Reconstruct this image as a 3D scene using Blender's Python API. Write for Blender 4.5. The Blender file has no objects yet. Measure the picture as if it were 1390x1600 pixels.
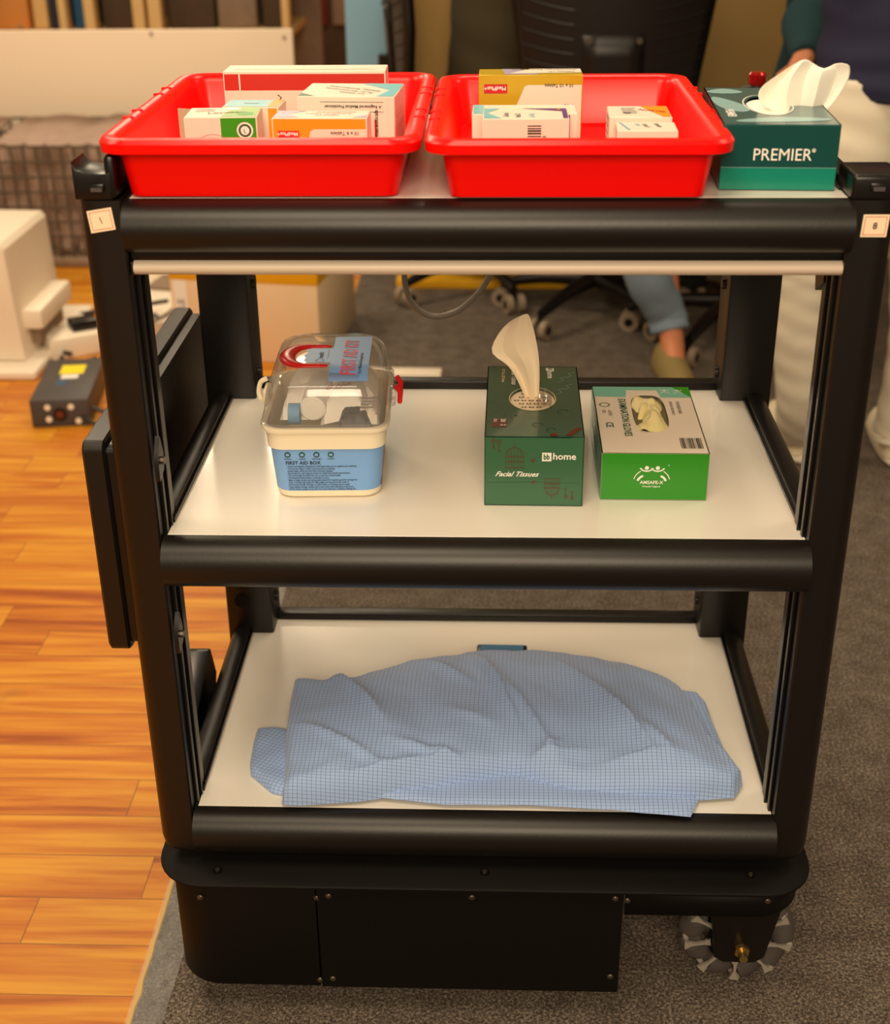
import bpy, bmesh, math, random
import numpy as np
from mathutils import Vector, Matrix, Euler, noise
random.seed(7)
sc = bpy.context.scene
C = sc.collection
PI = math.pi

# ---------------------------------------------------------------- camera, light, exposure
CAMP = np.array([0.0089, -1.3148, 1.3630]); PITCH, YAW, ROLL, FPX = 0.46276, -0.03896, -0.0102, 2111.8
_f = np.array([math.sin(YAW)*math.cos(PITCH), math.cos(YAW)*math.cos(PITCH), -math.sin(PITCH)])
_r = np.cross(_f, [0, 0, 1]); _r /= np.linalg.norm(_r); _u = np.cross(_r, _f)
_r, _u = math.cos(ROLL)*_r+math.sin(ROLL)*_u, -math.sin(ROLL)*_r+math.cos(ROLL)*_u
cam = bpy.data.cameras.new('camera'); camo = bpy.data.objects.new('camera', cam); C.objects.link(camo)
m = Matrix.Identity(4)
for i in range(3):
    m[i][0], m[i][1], m[i][2], m[i][3] = _r[i], _u[i], -_f[i], CAMP[i]
camo.matrix_world = m
cam.sensor_fit = 'VERTICAL'; cam.sensor_height = 24; cam.lens = FPX*24/1600
cam.clip_start = .05; cam.clip_end = 60
cam.dof.use_dof = True; cam.dof.focus_distance = 1.60; cam.dof.aperture_fstop = (cam.lens/1000)/.0095
sc.camera = camo

def at(px, py, z=None, y=None, x=None):
    """the point of the place that the photograph shows at a pixel, on a given plane"""
    d = _f+_r*(px-695)/FPX-_u*(py-800)/FPX
    if z is not None: t = (z-CAMP[2])/d[2]
    elif y is not None: t = (y-CAMP[1])/d[1]
    else: t = (x-CAMP[0])/d[0]
    return Vector(CAMP+t*d)

world = bpy.data.worlds.new('World'); sc.world = world; world.use_nodes = True
world.node_tree.nodes['Background'].inputs[0].default_value = (1, .78, .52, 1)
world.node_tree.nodes['Background'].inputs[1].default_value = .20

def area(name, loc, size, power, col=(1, .80, .55), target=None, sy=None):
    l = bpy.data.lights.new(name, 'AREA'); l.shape = 'RECTANGLE'; l.size = size; l.size_y = sy or size
    l.energy = power; l.color = col
    o = bpy.data.objects.new(name, l); o.location = loc; C.objects.link(o)
    d = Vector(target) - Vector(loc) if target else Vector((0, 0, -1))
    o.rotation_euler = d.to_track_quat('-Z', 'Y').to_euler()
    return o
area('ceiling_and_fill_light', (-.35, -.9, 2.8), .9, 22, target=(-.1, .1, .7))
area('ceiling_and_fill_light', (.0, -3.0, 2.5), 1.3, 66, target=(0, .2, .7))  # added fill lamp, brightens front faces and shelves through the cart's open front
area('ceiling_and_fill_light', (-1.6, .6, 2.8), .8, 16)
area('ceiling_and_fill_light', (.2, 1.1, 2.85), .6, 12)
area('ceiling_and_fill_light', (-1.6, 2.6, 2.8), .8, 30)
area('ceiling_and_fill_light', (1.6, .8, 2.8), .6, 8)
area('ceiling_and_fill_light', (-1.2, 5.4, 2.8), .8, 36)

vs = sc.view_settings
sc.display_settings.display_device = 'sRGB'
vs.view_transform = 'Standard'; vs.look = 'None'; vs.gamma = 1; vs.use_curve_mapping = False
vs.exposure = .35

# ---------------------------------------------------------------- materials
def lin(c):
    def f(v):
        v /= 255
        return v/12.92 if v <= .04045 else ((v+.055)/1.055)**2.4
    return (f(c[0]), f(c[1]), f(c[2]), 1)

def mat(name, rgb, rough=.5, metal=0, coat=0, spec=.5, bump=0, bscale=200, var=0, vscale=6, trans=0, ior=1.45, sss=0):
    m = bpy.data.materials.new(name); m.use_nodes = True
    nt = m.node_tree; b = nt.nodes['Principled BSDF']
    b.inputs['Base Color'].default_value = lin(rgb)
    b.inputs['Roughness'].default_value = rough; b.inputs['Metallic'].default_value = metal
    b.inputs['Specular IOR Level'].default_value = spec; b.inputs['IOR'].default_value = ior
    b.inputs['Coat Weight'].default_value = coat; b.inputs['Coat Roughness'].default_value = .08
    b.inputs['Transmission Weight'].default_value = trans
    if sss:
        b.inputs['Subsurface Weight'].default_value = sss; b.inputs['Subsurface Scale'].default_value = .01
    tc = nt.nodes.new('ShaderNodeTexCoord')
    if var:
        n = nt.nodes.new('ShaderNodeTexNoise'); n.inputs['Scale'].default_value = vscale; n.inputs['Detail'].default_value = 5
        nt.links.new(tc.outputs['Object'], n.inputs['Vector'])
        mx = nt.nodes.new('ShaderNodeMix'); mx.data_type = 'RGBA'
        c = lin(rgb)
        mx.inputs['A'].default_value = (c[0]*(1-var), c[1]*(1-var), c[2]*(1-var), 1)
        mx.inputs['B'].default_value = (min(1, c[0]*(1+var)), min(1, c[1]*(1+var)), min(1, c[2]*(1+var)), 1)
        nt.links.new(n.outputs['Fac'], mx.inputs['Factor']); nt.links.new(mx.outputs['Result'], b.inputs['Base Color'])
    if bump:
        n = nt.nodes.new('ShaderNodeTexNoise'); n.inputs['Scale'].default_value = bscale; n.inputs['Detail'].default_value = 3
        nt.links.new(tc.outputs['Object'], n.inputs['Vector'])
        bp = nt.nodes.new('ShaderNodeBump'); bp.inputs['Strength'].default_value = bump; bp.inputs['Distance'].default_value = .002
        nt.links.new(n.outputs['Fac'], bp.inputs['Height']); nt.links.new(bp.outputs['Normal'], b.inputs['Normal'])
    return m

def clear_mat(name, tint=(1, 1, 1, 1), mixf=.16, rough=.04, milky=0.0):
    m = bpy.data.materials.new(name); m.use_nodes = True
    nt = m.node_tree; nt.nodes.clear()
    out = nt.nodes.new('ShaderNodeOutputMaterial'); tr = nt.nodes.new('ShaderNodeBsdfTransparent'); tr.inputs[0].default_value = tint
    gl = nt.nodes.new('ShaderNodeBsdfGlossy'); gl.inputs['Roughness'].default_value = rough
    df = nt.nodes.new('ShaderNodeBsdfDiffuse'); df.inputs[0].default_value = (.85, .85, .85, 1)
    fr = nt.nodes.new('ShaderNodeFresnel'); fr.inputs[0].default_value = 1.5
    mp = nt.nodes.new('ShaderNodeMath'); mp.operation = 'MULTIPLY_ADD'; mp.inputs[1].default_value = .55; mp.inputs[2].default_value = mixf*.3
    m1 = nt.nodes.new('ShaderNodeMixShader'); m2 = nt.nodes.new('ShaderNodeMixShader'); m1.inputs[0].default_value = milky
    nt.links.new(fr.outputs[0], mp.inputs[0]); nt.links.new(tr.outputs[0], m1.inputs[1]); nt.links.new(df.outputs[0], m1.inputs[2])
    nt.links.new(mp.outputs[0], m2.inputs[0]); nt.links.new(m1.outputs[0], m2.inputs[1]); nt.links.new(gl.outputs[0], m2.inputs[2])
    nt.links.new(m2.outputs[0], out.inputs[0])
    return m

M = {}
M['black'] = mat('black powder coat', (18, 14, 11), .38, bump=.04, bscale=260)
M['black_smooth'] = mat('black satin metal', (15, 12, 11), .3)
M['black_matt'] = mat('black matt sheet', (11, 8, 6), .6, spec=.22, bump=.08, bscale=400)
M['edge'] = mat('worn black edge', (120, 100, 80), .35, metal=.6)
M['laminate'] = mat('white laminate', (238, 232, 222), .17, coat=.3, var=.015, vscale=9)
M['tube'] = mat('frosted tube cover', (214, 196, 178), .4)
M['red'] = mat('red plastic', (250, 8, 4), .28, spec=.35, sss=.12)
M['card'] = mat('white carton board', (228, 214, 198), .45)
M['card_in'] = mat('carton inside grey board', (176, 170, 140), .7)
M['ink'] = mat('black ink', (28, 26, 26), .5)
M['ink_soft'] = mat('faded grey ink', (120, 110, 105), .5)
M['band_red'] = mat('brick red print', (190, 40, 28), .4)
M['orange'] = mat('orange print', (240, 150, 30), .35)
M['purple'] = mat('purple print', (95, 50, 125), .35)
M['violet_grey'] = mat('violet grey foil print', (170, 160, 185), .3)
M['teal_print'] = mat('pale teal print', (120, 190, 200), .35)
M['olive'] = mat('gold olive print', (190, 160, 30), .28, metal=.15)
M['dkgreen'] = mat('dark green print', (10, 90, 60), .35)
M['green'] = mat('bright green print', (40, 150, 25), .35)
M['lime'] = mat('lime green print', (120, 175, 70), .3)
M['badge_red'] = mat('logo red print', (190, 20, 30), .35)
M['premier'] = mat('deep teal carton', (0, 66, 62), .28, coat=.2)
M['premier_top'] = mat('deep teal carton top', (40, 92, 98), .25, coat=.3)
M['premier_low'] = mat('sea green carton flap', (0, 124, 104), .32)
M['premier_pale'] = mat('pale teal petal print', (140, 180, 184), .25)
M['white_ink'] = mat('white ink', (245, 240, 232), .4)
M['cream_ink'] = mat('cream ink', (225, 205, 150), .4)
M['tissue'] = mat('white tissue paper', (248, 240, 226), .9, sss=.2)
M['tissue_tan'] = mat('unbleached tissue paper', (242, 224, 196), .9)
M['bb'] = mat('forest green carton', (54, 100, 70), .38)
M['bb_top'] = mat('forest green glossy carton top', (46, 92, 80), .22, coat=.35, var=.12, vscale=60)
M['maroon'] = mat('maroon print', (105, 40, 32), .4)
M['bb_dark'] = mat('dark green line print', (20, 60, 46), .4)
M['film'] = clear_mat('clear film', (1, 1, 1, 1), .5, .1, .1)
M['glove'] = mat('cream latex', (238, 222, 160), .5, sss=.2)
M['glove_green'] = mat('grass green carton', (42, 140, 22), .32)
M['mint'] = mat('mint green carton', (120, 190, 170), .35)
M['hole'] = mat('dark carton inside', (110, 100, 70), .8)
M['kit_cream'] = mat('cream plastic', (246, 232, 205), .32, sss=.1)
M['kit_blue'] = mat('sky blue label', (124, 172, 232), .35)
M['kit_clear'] = clear_mat('clear polycarbonate', (.99, .99, .99, 1), .12, .04, .09)
M['kit_red'] = mat('red latch plastic', (205, 25, 25), .25)
M['coral'] = mat('coral print', (235, 70, 75), .4)
M['gauze'] = mat('gauze paper', (250, 242, 230), .8)
M['bandage_blue'] = mat('blue wrap', (110, 160, 200), .6)
M['darkgreen_icon'] = mat('dark green icon', (35, 75, 50), .4)
M['wheel_grey'] = mat('grey cast wheel bracket', (158, 150, 138), .5)
M['roller'] = mat('dark rubber roller', (78, 70, 66), .7)
M['brass'] = mat('brass nut', (190, 160, 100), .3, metal=.9)
M['steel'] = mat('dark steel screw', (100, 90, 80), .35, metal=.8)
M['phone_blue'] = mat('blue glass', (70, 130, 175), .1, coat=.5)
M['cream'] = mat('cream plastic body', (240, 226, 205), .45)
M['cable'] = mat('grey black cable', (52, 46, 42), .45)
M['cable_grey'] = mat('grey cable', (120, 112, 104), .35)
M['charger'] = mat('dark grey metal case', (72, 66, 66), .5)
M['yellow'] = mat('yellow sticker', (240, 220, 20), .5)
M['carton'] = mat('pale carton', (238, 210, 170), .6, var=.04, vscale=12)
M['yellow_tape'] = mat('yellow tape', (232, 172, 20), .45)
M['tan_wall'] = mat('tan wall paint', (150, 120, 68), .8, var=.05, vscale=1.5)
M['blue_wall'] = mat('pale blue painted panel', (130, 176, 205), .6)
M['offwhite'] = mat('off white board', (244, 222, 196), .5)
M['skin'] = mat('skin', (205, 130, 90), .5, sss=.15)
M['navy'] = mat('navy cotton', (34, 34, 62), .85, bump=.3, bscale=60)
M['teal_cloth'] = mat('teal knit', (28, 60, 68), .9, bump=.4, bscale=90)
M['olive_cloth'] = mat('olive brown cotton', (62, 54, 34), .9, bump=.3, bscale=60)
M['jeans_white'] = mat('washed off white denim', (222, 212, 192), .85, bump=.3, bscale=40, var=.08, vscale=9)
M['jeans_blue'] = mat('washed blue denim', (128, 146, 164), .85, bump=.3, bscale=40, var=.18, vscale=12)
M['jeans_dark'] = mat('dark trousers', (30, 28, 30), .9)
M['shoe_white'] = mat('off white shoe leather', (238, 222, 190), .6)
M['shoe_olive'] = mat('olive clog foam', (140, 120, 72), .7)
M['hair'] = mat('black hair', (22, 18, 16), .6)
M['wood_orange'] = mat('orange shelf wood', (214, 140, 70), .55, var=.1, vscale=8)
M['wood_pale'] = mat('pale wood', (226, 186, 124), .55, var=.08, vscale=8)
M['brown_dark'] = mat('dark brown goods', (74, 56, 40), .7, var=.3, vscale=15)
M['navy_dark'] = mat('dark navy goods', (42, 46, 62), .7)
M['blue_goods'] = mat('blue goods', (40, 88, 128), .6)
M['grey_goods'] = mat('grey brown goods', (140, 118, 98), .7, var=.25, vscale=25)
M['chair_dark'] = mat('dark brown black plastic', (19, 12, 11), .38)
M['caster'] = mat('grey caster tyre', (150, 132, 112), .5)
M['wire'] = mat('dull wire', (104, 92, 78), .4, metal=.5)
M['plaid'] = mat('grey pink plaid cloth', (172, 146, 130), .85, var=.25, vscale=18)
M['sticker'] = mat('cream sticker', (250, 222, 190), .5)
M['sticker_red'] = mat('sticker red line', (190, 50, 50), .5)
M['redcap'] = mat('red anodised cap', (170, 20, 22), .18, metal=.5)
M['wall_far'] = mat('far wall paint', (200, 170, 130), .8)

def wood_floor():
    m = bpy.data.materials.new('orange laminate planks'); m.use_nodes = True
    nt = m.node_tree; b = nt.nodes['Principled BSDF']; N = nt.nodes.new; L = nt.links.new
    tc = N('ShaderNodeTexCoord'); mp = N('ShaderNodeMapping'); L(tc.outputs['Object'], mp.inputs['Vector'])
    def mth(op, a_, b_=None, c_=None):
        n_ = N('ShaderNodeMath'); n_.operation = op
        for i_, v_ in enumerate((a_, b_, c_)):
            if v_ is None: continue
            if isinstance(v_, (int, float)): n_.inputs[i_].default_value = v_
            else: L(v_, n_.inputs[i_])
        return n_.outputs[0]
    sp = N('ShaderNodeSeparateXYZ'); L(tc.outputs['Object'], sp.inputs[0])
    yr = mth('MULTIPLY_ADD', sp.outputs['Y'], 1/.0915, .18); row = mth('FLOOR', yr); fy = mth('FRACT', yr)
    wn = N('ShaderNodeTexWhiteNoise'); wn.noise_dimensions = '1D'; L(row, wn.inputs['W'])
    xr = mth('MULTIPLY_ADD', sp.outputs['X'], 1/.56, wn.outputs['Value']); colm = mth('FLOOR', xr); fx = mth('FRACT', xr)
    idv = N('ShaderNodeCombineXYZ'); L(row, idv.inputs[0]); L(colm, idv.inputs[1])
    w2 = N('ShaderNodeTexWhiteNoise'); w2.noise_dimensions = '2D'; L(idv.outputs[0], w2.inputs['Vector'])
    gy = mth('LESS_THAN', fy, .022); gx_ = mth('LESS_THAN', fx, .0035); gap = mth('MAXIMUM', gy, gx_)
    class _o: pass
    br = _o(); br.outputs = {'Color': w2.outputs['Value'], 'Fac': gap}
    sh = N('ShaderNodeVectorMath'); sh.operation = 'MULTIPLY_ADD'; sh.inputs[1].default_value = (7, 13, 5)
    L(w2.outputs['Color'], sh.inputs[0]); L(mp.outputs[0], sh.inputs[2])
    st = N('ShaderNodeMapping'); st.inputs['Scale'].default_value = (1.3, 17, 1); L(sh.outputs[0], st.inputs['Vector'])
    n1 = N('ShaderNodeTexNoise'); n1.inputs['Scale'].default_value = 1.6; n1.inputs['Detail'].default_value = 4; n1.inputs['Distortion'].default_value = .8; L(st.outputs[0], n1.inputs['Vector'])
    st2 = N('ShaderNodeMapping'); st2.inputs['Scale'].default_value = (5, 110, 1); L(sh.outputs[0], st2.inputs['Vector'])
    n2 = N('ShaderNodeTexNoise'); n2.inputs['Scale'].default_value = 1.5; n2.inputs['Detail'].default_value = 3; L(st2.outputs[0], n2.inputs['Vector'])
    ad = N('ShaderNodeMath'); ad.operation = 'MULTIPLY_ADD'; ad.inputs[1].default_value = .25; L(n2.outputs['Fac'], ad.inputs[0]); L(n1.outputs['Fac'], ad.inputs[2])
    ad2 = N('ShaderNodeMath'); ad2.operation = 'MULTIPLY_ADD'; ad2.inputs[1].default_value = .16; L(br.outputs['Color'], ad2.inputs[0]); L(ad.outputs[0], ad2.inputs[2])
    cr = N('ShaderNodeValToRGB'); L(ad2.outputs[0], cr.inputs['Fac'])
    e = cr.color_ramp.elements; e[0].position = .47; e[0].color = lin((156, 74, 8)); e[1].position = .86; e[1].color = lin((214, 148, 38))
    k = cr.color_ramp.elements.new(.64); k.color = lin((192, 110, 18))
    mx = N('ShaderNodeMix'); mx.data_type = 'RGBA'; mx.inputs['B'].default_value = lin((120, 66, 26))
    fm = N('ShaderNodeMath'); fm.operation = 'MULTIPLY'; fm.inputs[1].default_value = .75; L(br.outputs['Fac'], fm.inputs[0])
    L(fm.outputs[0], mx.inputs['Factor']); L(cr.outputs['Color'], mx.inputs['A'])
    # scuffs and dirt
    n3 = N('ShaderNodeTexNoise'); n3.inputs['Scale'].default_value = 5; n3.inputs['Detail'].default_value = 8; L(tc.outputs['Object'], n3.inputs['Vector'])
    cr3 = N('ShaderNodeValToRGB'); cr3.color_ramp.elements[0].position = .66; cr3.color_ramp.elements[1].position = .74; L(n3.outputs['Fac'], cr3.inputs['Fac'])
    dm = N('ShaderNodeMath'); dm.operation = 'MULTIPLY'; dm.inputs[1].default_value = .45; L(cr3.outputs['Color'], dm.inputs[0])
    m2 = N('ShaderNodeMix'); m2.data_type = 'RGBA'; m2.inputs['B'].default_value = lin((126, 80, 40)); L(dm.outputs[0], m2.inputs['Factor']); L(mx.outputs['Result'], m2.inputs['A'])
    L(m2.outputs['Result'], b.inputs['Base Color']); b.inputs['Roughness'].default_value = .44; b.inputs['Specular IOR Level'].default_value = .3
    return m

def carpet_mat():
    m = bpy.data.materials.new('brown grey needle felt'); m.use_nodes = True
    nt = m.node_tree; b = nt.nodes['Principled BSDF']; N = nt.nodes.new; L = nt.links.new
    tc = N('ShaderNodeTexCoord')
    n1 = N('ShaderNodeTexNoise'); n1.inputs['Scale'].default_value = 240; n1.inputs['Detail'].default_value = 6; n1.inputs['Roughness'].default_value = .85; L(tc.outputs['Object'], n1.inputs['Vector'])
    n2 = N('ShaderNodeTexNoise'); n2.inputs['Scale'].default_value = 22; n2.inputs['Detail'].default_value = 4; L(tc.outputs['Object'], n2.inputs['Vector'])
    ad = N('ShaderNodeMath'); ad.operation = 'MULTIPLY_ADD'; ad.inputs[1].default_value = .10; L(n2.outputs['Fac'], ad.inputs[0]); L(n1.outputs['Fac'], ad.inputs[2])
    cr = N('ShaderNodeValToRGB'); L(ad.outputs[0], cr.inputs['Fac'])
    e = cr.color_ramp.elements; e[0].position = .43; e[0].color = lin((46, 41, 37)); e[1].position = .70; e[1].color = lin((184, 168, 152))
    k = cr.color_ramp.elements.new(.54); k.color = lin((90, 80, 71))
    L(cr.outputs['Color'], b.inputs['Base Color']); b.inputs['Roughness'].default_value = .95; b.inputs['Specular IOR Level'].default_value = .1
    bp = N('ShaderNodeBump'); bp.inputs['Strength'].default_value = .6; bp.inputs['Distance'].default_value = .004; L(n1.outputs['Fac'], bp.inputs['Height']); L(bp.outputs[0], b.inputs['Normal'])
    return m

def check_cloth():
    m = bpy.data.materials.new('pale blue cotton with fine dark check'); m.use_nodes = True
    nt = m.node_tree; b = nt.nodes['Principled BSDF']; N = nt.nodes.new; L = nt.links.new
    tc = N('ShaderNodeTexCoord'); nz = N('ShaderNodeTexNoise'); nz.inputs['Scale'].default_value = 5; L(tc.outputs['UV'], nz.inputs['Vector'])
    wv = N('ShaderNodeVectorMath'); wv.operation = 'MULTIPLY_ADD'; wv.inputs[1].default_value = (.012, .012, 0); L(nz.outputs['Color'], wv.inputs[0]); L(tc.outputs['UV'], wv.inputs[2])
    sx = N('ShaderNodeSeparateXYZ'); L(wv.outputs[0], sx.inputs[0])
    outs = []
    for ax in ('X', 'Y'):
        a = N('ShaderNodeMath'); a.operation = 'MULTIPLY'; a.inputs[1].default_value = 1/.0057; L(sx.outputs[ax], a.inputs[0])
        f = N('ShaderNodeMath'); f.operation = 'FRACT'; L(a.outputs[0], f.inputs[0])
        g = N('ShaderNodeMath'); g.operation = 'LESS_THAN'; g.inputs[1].default_value = .15; L(f.outputs[0], g.inputs[0]); outs.append(g)
    mxx = N('ShaderNodeMath'); mxx.operation = 'MAXIMUM'; L(outs[0].outputs[0], mxx.inputs[0]); L(outs[1].outputs[0], mxx.inputs[1])
    fm = N('ShaderNodeMath'); fm.operation = 'MULTIPLY'; fm.inputs[1].default_value = .6; L(mxx.outputs[0], fm.inputs[0])
    mx = N('ShaderNodeMix'); mx.data_type = 'RGBA'; mx.inputs['A'].default_value = lin((158, 185, 232)); mx.inputs['B'].default_value = lin((76, 96, 140)); L(fm.outputs[0], mx.inputs['Factor'])
    L(mx.outputs['Result'], b.inputs['Base Color']); b.inputs['Roughness'].default_value = .75; b.inputs['Sheen Weight'].default_value = .2
    return m
M['floor'] = wood_floor(); M['carpet'] = carpet_mat(); M['check'] = check_cloth()
M['tape'] = clear_mat('crinkled clear tape', (.95, .94, .92, 1), .05, .4, .10)
_t = M['tape'].node_tree; _n = _t.nodes.new('ShaderNodeTexVoronoi'); _n.feature = 'DISTANCE_TO_EDGE'; _n.inputs['Scale'].default_value = 120; _c = _t.nodes.new('ShaderNodeTexCoord'); _b = _t.nodes.new('ShaderNodeBump'); _b.inputs['Distance'].default_value = .004
_t.links.new(_c.outputs['Object'], _n.inputs['Vector']); _t.links.new(_n.outputs['Distance'], _b.inputs['Height'])
for _g in _t.nodes:
    if _g.bl_idname == 'ShaderNodeBsdfGlossy': _t.links.new(_b.outputs[0], _g.inputs['Normal']); _g.inputs['Roughness'].default_value = .25
M['edge_tape'] = mat('ragged carpet edge glue', (205, 170, 105), .6, bump=.5, bscale=80)

# ---------------------------------------------------------------- mesh builder
class MB:
    def __init__(s): s.bm = bmesh.new(); s.mats = []; s.M = Matrix.Identity(4); s.uv = None
    def _m(s, m):
        if isinstance(m, str): m = M[m]
        if m not in s.mats: s.mats.append(m)
        return s.mats.index(m)
    def _begin(s): s.main = s.bm; s.bm = bmesh.new(); s.nf = s.nv = 0
    def _end(s, m, xf=True):
        s.bm.verts.ensure_lookup_table(); s.bm.faces.ensure_lookup_table()
        i = s._m(m)
        for f in s.bm.faces[s.nf:]: f.material_index = i
        if xf:
            for v in s.bm.verts[s.nv:]: v.co = s.M @ v.co
        me = bpy.data.meshes.new('tmp'); s.bm.to_mesh(me); s.bm.free(); s.bm = s.main; s.bm.from_mesh(me); bpy.data.meshes.remove(me)
        return s
    def box(s, x0, x1, y0, y1, z0, z1, m='black', bev=0, seg=2):
        s._begin()
        r = bmesh.ops.create_cube(s.bm, size=1)
        for v in r['verts']:
            v.co = Vector(((x0+x1)/2+v.co.x*(x1-x0), (y0+y1)/2+v.co.y*(y1-y0), (z0+z1)/2+v.co.z*(z1-z0)))
        if bev:
            es = list({e for v in r['verts'] for e in v.link_edges})
            bmesh.ops.bevel(s.bm, geom=es, offset=bev, segments=seg, profile=.5, affect='EDGES')
        return s._end(m)
    def prism(s, pts, axis, a, b, m='black', bev=0):
        """pts are 2D; axis X: (y,z)  Y: (x,z)  Z: (x,y)"""
        s._begin()
        def p3(p, t): return {'X': (t, p[0], p[1]), 'Y': (p[0], t, p[1]), 'Z': (p[0], p[1], t)}[axis]
        A = [s.bm.verts.new(p3(p, a)) for p in pts]; B = [s.bm.verts.new(p3(p, b)) for p in pts]
        n = len(pts); fs = []
        for i in range(n): fs.append(s.bm.faces.new((A[i], A[(i+1) % n], B[(i+1) % n], B[i])))
        fs.append(s.bm.faces.new(A[::-1])); fs.append(s.bm.faces.new(B))
        bmesh.ops.recalc_face_normals(s.bm, faces=fs)
        if bev:
            es = list(fs[-1].edges)+list(fs[-2].edges)
            bmesh.ops.bevel(s.bm, geom=es, offset=bev, segments=2, profile=.5, affect='EDGES')
        return s._end(m)
    def loft(s, rings, m='black', cap0=True, cap1=True, closed=True):
        s._begin()
        R = [[s.bm.verts.new(p) for p in r] for r in rings]; n = len(R[0]); fs = []
        for a, b in zip(R, R[1:]):
            for i in range(n if closed else n-1):
                fs.append(s.bm.faces.new((a[i], a[(i+1) % n], b[(i+1) % n], b[i])))
        if cap0: fs.append(s.bm.faces.new(R[0][::-1]))
        if cap1: fs.append(s.bm.faces.new(R[-1]))
        bmesh.ops.recalc_face_normals(s.bm, faces=fs)
        return s._end(m)
    def tube(s, pts, r, m='cable', n=8, samples=0):
        P = [Vector(p) for p in pts]
        if samples:
            Q = [P[0]]+P+[P[-1]]; out = []
            for i in range(1, len(Q)-2):
                for k in range(samples):
                    t = k/samples; a, b, c, d = Q[i-1:i+3]
                    out.append(.5*((2*b)+(-a+c)*t+(2*a-5*b+4*c-d)*t*t+(-a+3*b-3*c+d)*t**3))
            out.append(P[-1]); P = out
        rs = r if isinstance(r, (list, tuple)) else None
        rings = []; up = Vector((.1, .2, 1)).normalized()
        for i, p in enumerate(P):
            t = (P[min(i+1, len(P)-1)]-P[max(i-1, 0)]).normalized()
            u = (up-t*up.dot(t))
            if u.length < 1e-3: u = Vector((1, 0, 0))-t*t.x
            u.normalize(); up = u; w = t.cross(u)
            if rs:
                q = i/(len(P)-1)*(len(rs)-1); k = min(int(q), len(rs)-2); rr = rs[k]+(rs[k+1]-rs[k])*(q-k)
            else: rr = r
            rings.append([p+(u*math.cos(2*PI*j/n)+w*math.sin(2*PI*j/n))*rr for j in range(n)])
        return s.loft(rings, m)
    def cyl(s, a, b, r, m='black', n=20, r2=None):
        return s.tube([a, b], [r, r if r2 is None else r2], m, n)
    def ball(s, c, r, m, sc3=(1, 1, 1), u=16, v=10):
        s._begin()
        bmesh.ops.create_uvsphere(s.bm, u_segments=u, v_segments=v, radius=r, matrix=Matrix.Translation(c) @ Matrix.Diagonal((*sc3, 1)))
        return s._end(m)
    def grid(s, rows, m, uvs=None):
        s._begin()
        R = [[s.bm.verts.new(p) for p in r] for r in rows]
        if uvs: s.uv = s.bm.loops.layers.uv.new('UVMap')
        for i in range(len(R)-1):
            for j in range(len(R[0])-1):
                f = s.bm.faces.new((R[i][j], R[i][j+1], R[i+1][j+1], R[i+1][j]))
                if uvs:
                    for l, (a, b) in zip(f.loops, ((i, j), (i, j+1), (i+1, j+1), (i+1, j))): l[s.uv].uv = uvs[a][b]
        return s._end(m)
    # --- printing laid on a face: frame = (origin, right, up); all sizes in metres
    def frame(s, o, r, u): s.F = (Vector(o), Vector(r).normalized(), Vector(u).normalized()); return s
    def pt(s, x, y, lift=.0002):
        o, r, u = s.F
        return o+r*x+u*y+r.cross(u)*lift
    def poly(s, pts, m, lift=.0003):
        s._begin(); s.bm.faces.new([s.bm.verts.new(s.pt(x, y, lift)) for x, y in pts]); return s._end(m)
    def rect(s, x0, y0, x1, y1, m, lift=.0003): return s.poly([(x0, y0), (x1, y0), (x1, y1), (x0, y1)], m, lift)
    def disc(s, x, y, r, m, lift=.0004, n=24, ry=None):
        ry = ry or r
        return s.poly([(x+r*math.cos(2*PI*i/n), y+ry*math.sin(2*PI*i/n)) for i in range(n)], m, lift)
    def line(s, pts, w, m, lift=.0005):
        s._begin()
        L = []; 
        for i, p in enumerate(pts):
            a = Vector(pts[max(i-1, 0)]); b = Vector(pts[min(i+1, len(pts)-1)]); d = (b-a).normalized(); n = Vector((-d.y, d.x))*w/2
            L.append((s.bm.verts.new(s.pt(p[0]+n.x, p[1]+n.y, lift)), s.bm.verts.new(s.pt(p[0]-n.x, p[1]-n.y, lift))))
        for a, b in zip(L, L[1:]): s.bm.faces.new((a[0], a[1], b[1], b[0]))
        return s._end(m)
    def arc(s, x, y, r, a0, a1, w, m, lift=.0005, n=14, ry=None):
        ry = ry or r
        return s.line([(x+r*math.cos(a0+(a1-a0)*i/n), y+ry*math.sin(a0+(a1-a0)*i/n)) for i in range(n+1)], w, m, lift)
    def text(s, body, x, y, size, m='ink', rot=0, shear=0, align='LEFT', sx=1, lift=.0006, bold=0, flip=False):
        cu = bpy.data.curves.new('t', 'FONT'); cu.body = body; cu.size = size; cu.shear = shear; cu.align_x = align
        cu.offset = 0 if bold < 0 else (bold or size*.018); cu.resolution_u = 2
        o = bpy.data.objects.new('t', cu); C.objects.link(o)
        dg = bpy.context.evaluated_depsgraph_get(); me = bpy.data.meshes.new_from_object(o.evaluated_get(dg))
        s._begin(); i0 = len(s.bm.verts); s.bm.from_mesh(me); s.bm.verts.ensure_lookup_table()
        ca, sa = math.cos(rot), math.sin(rot)
        for v in s.bm.verts[i0:]:
            a, b = v.co.x*sx, v.co.y
            v.co = s.pt(x+a*ca-b*sa, y+a*sa+b*ca, lift)
        s._end(m)
        bpy.data.objects.remove(o); bpy.data.curves.remove(cu); bpy.data.meshes.remove(me)
        return s
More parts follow.
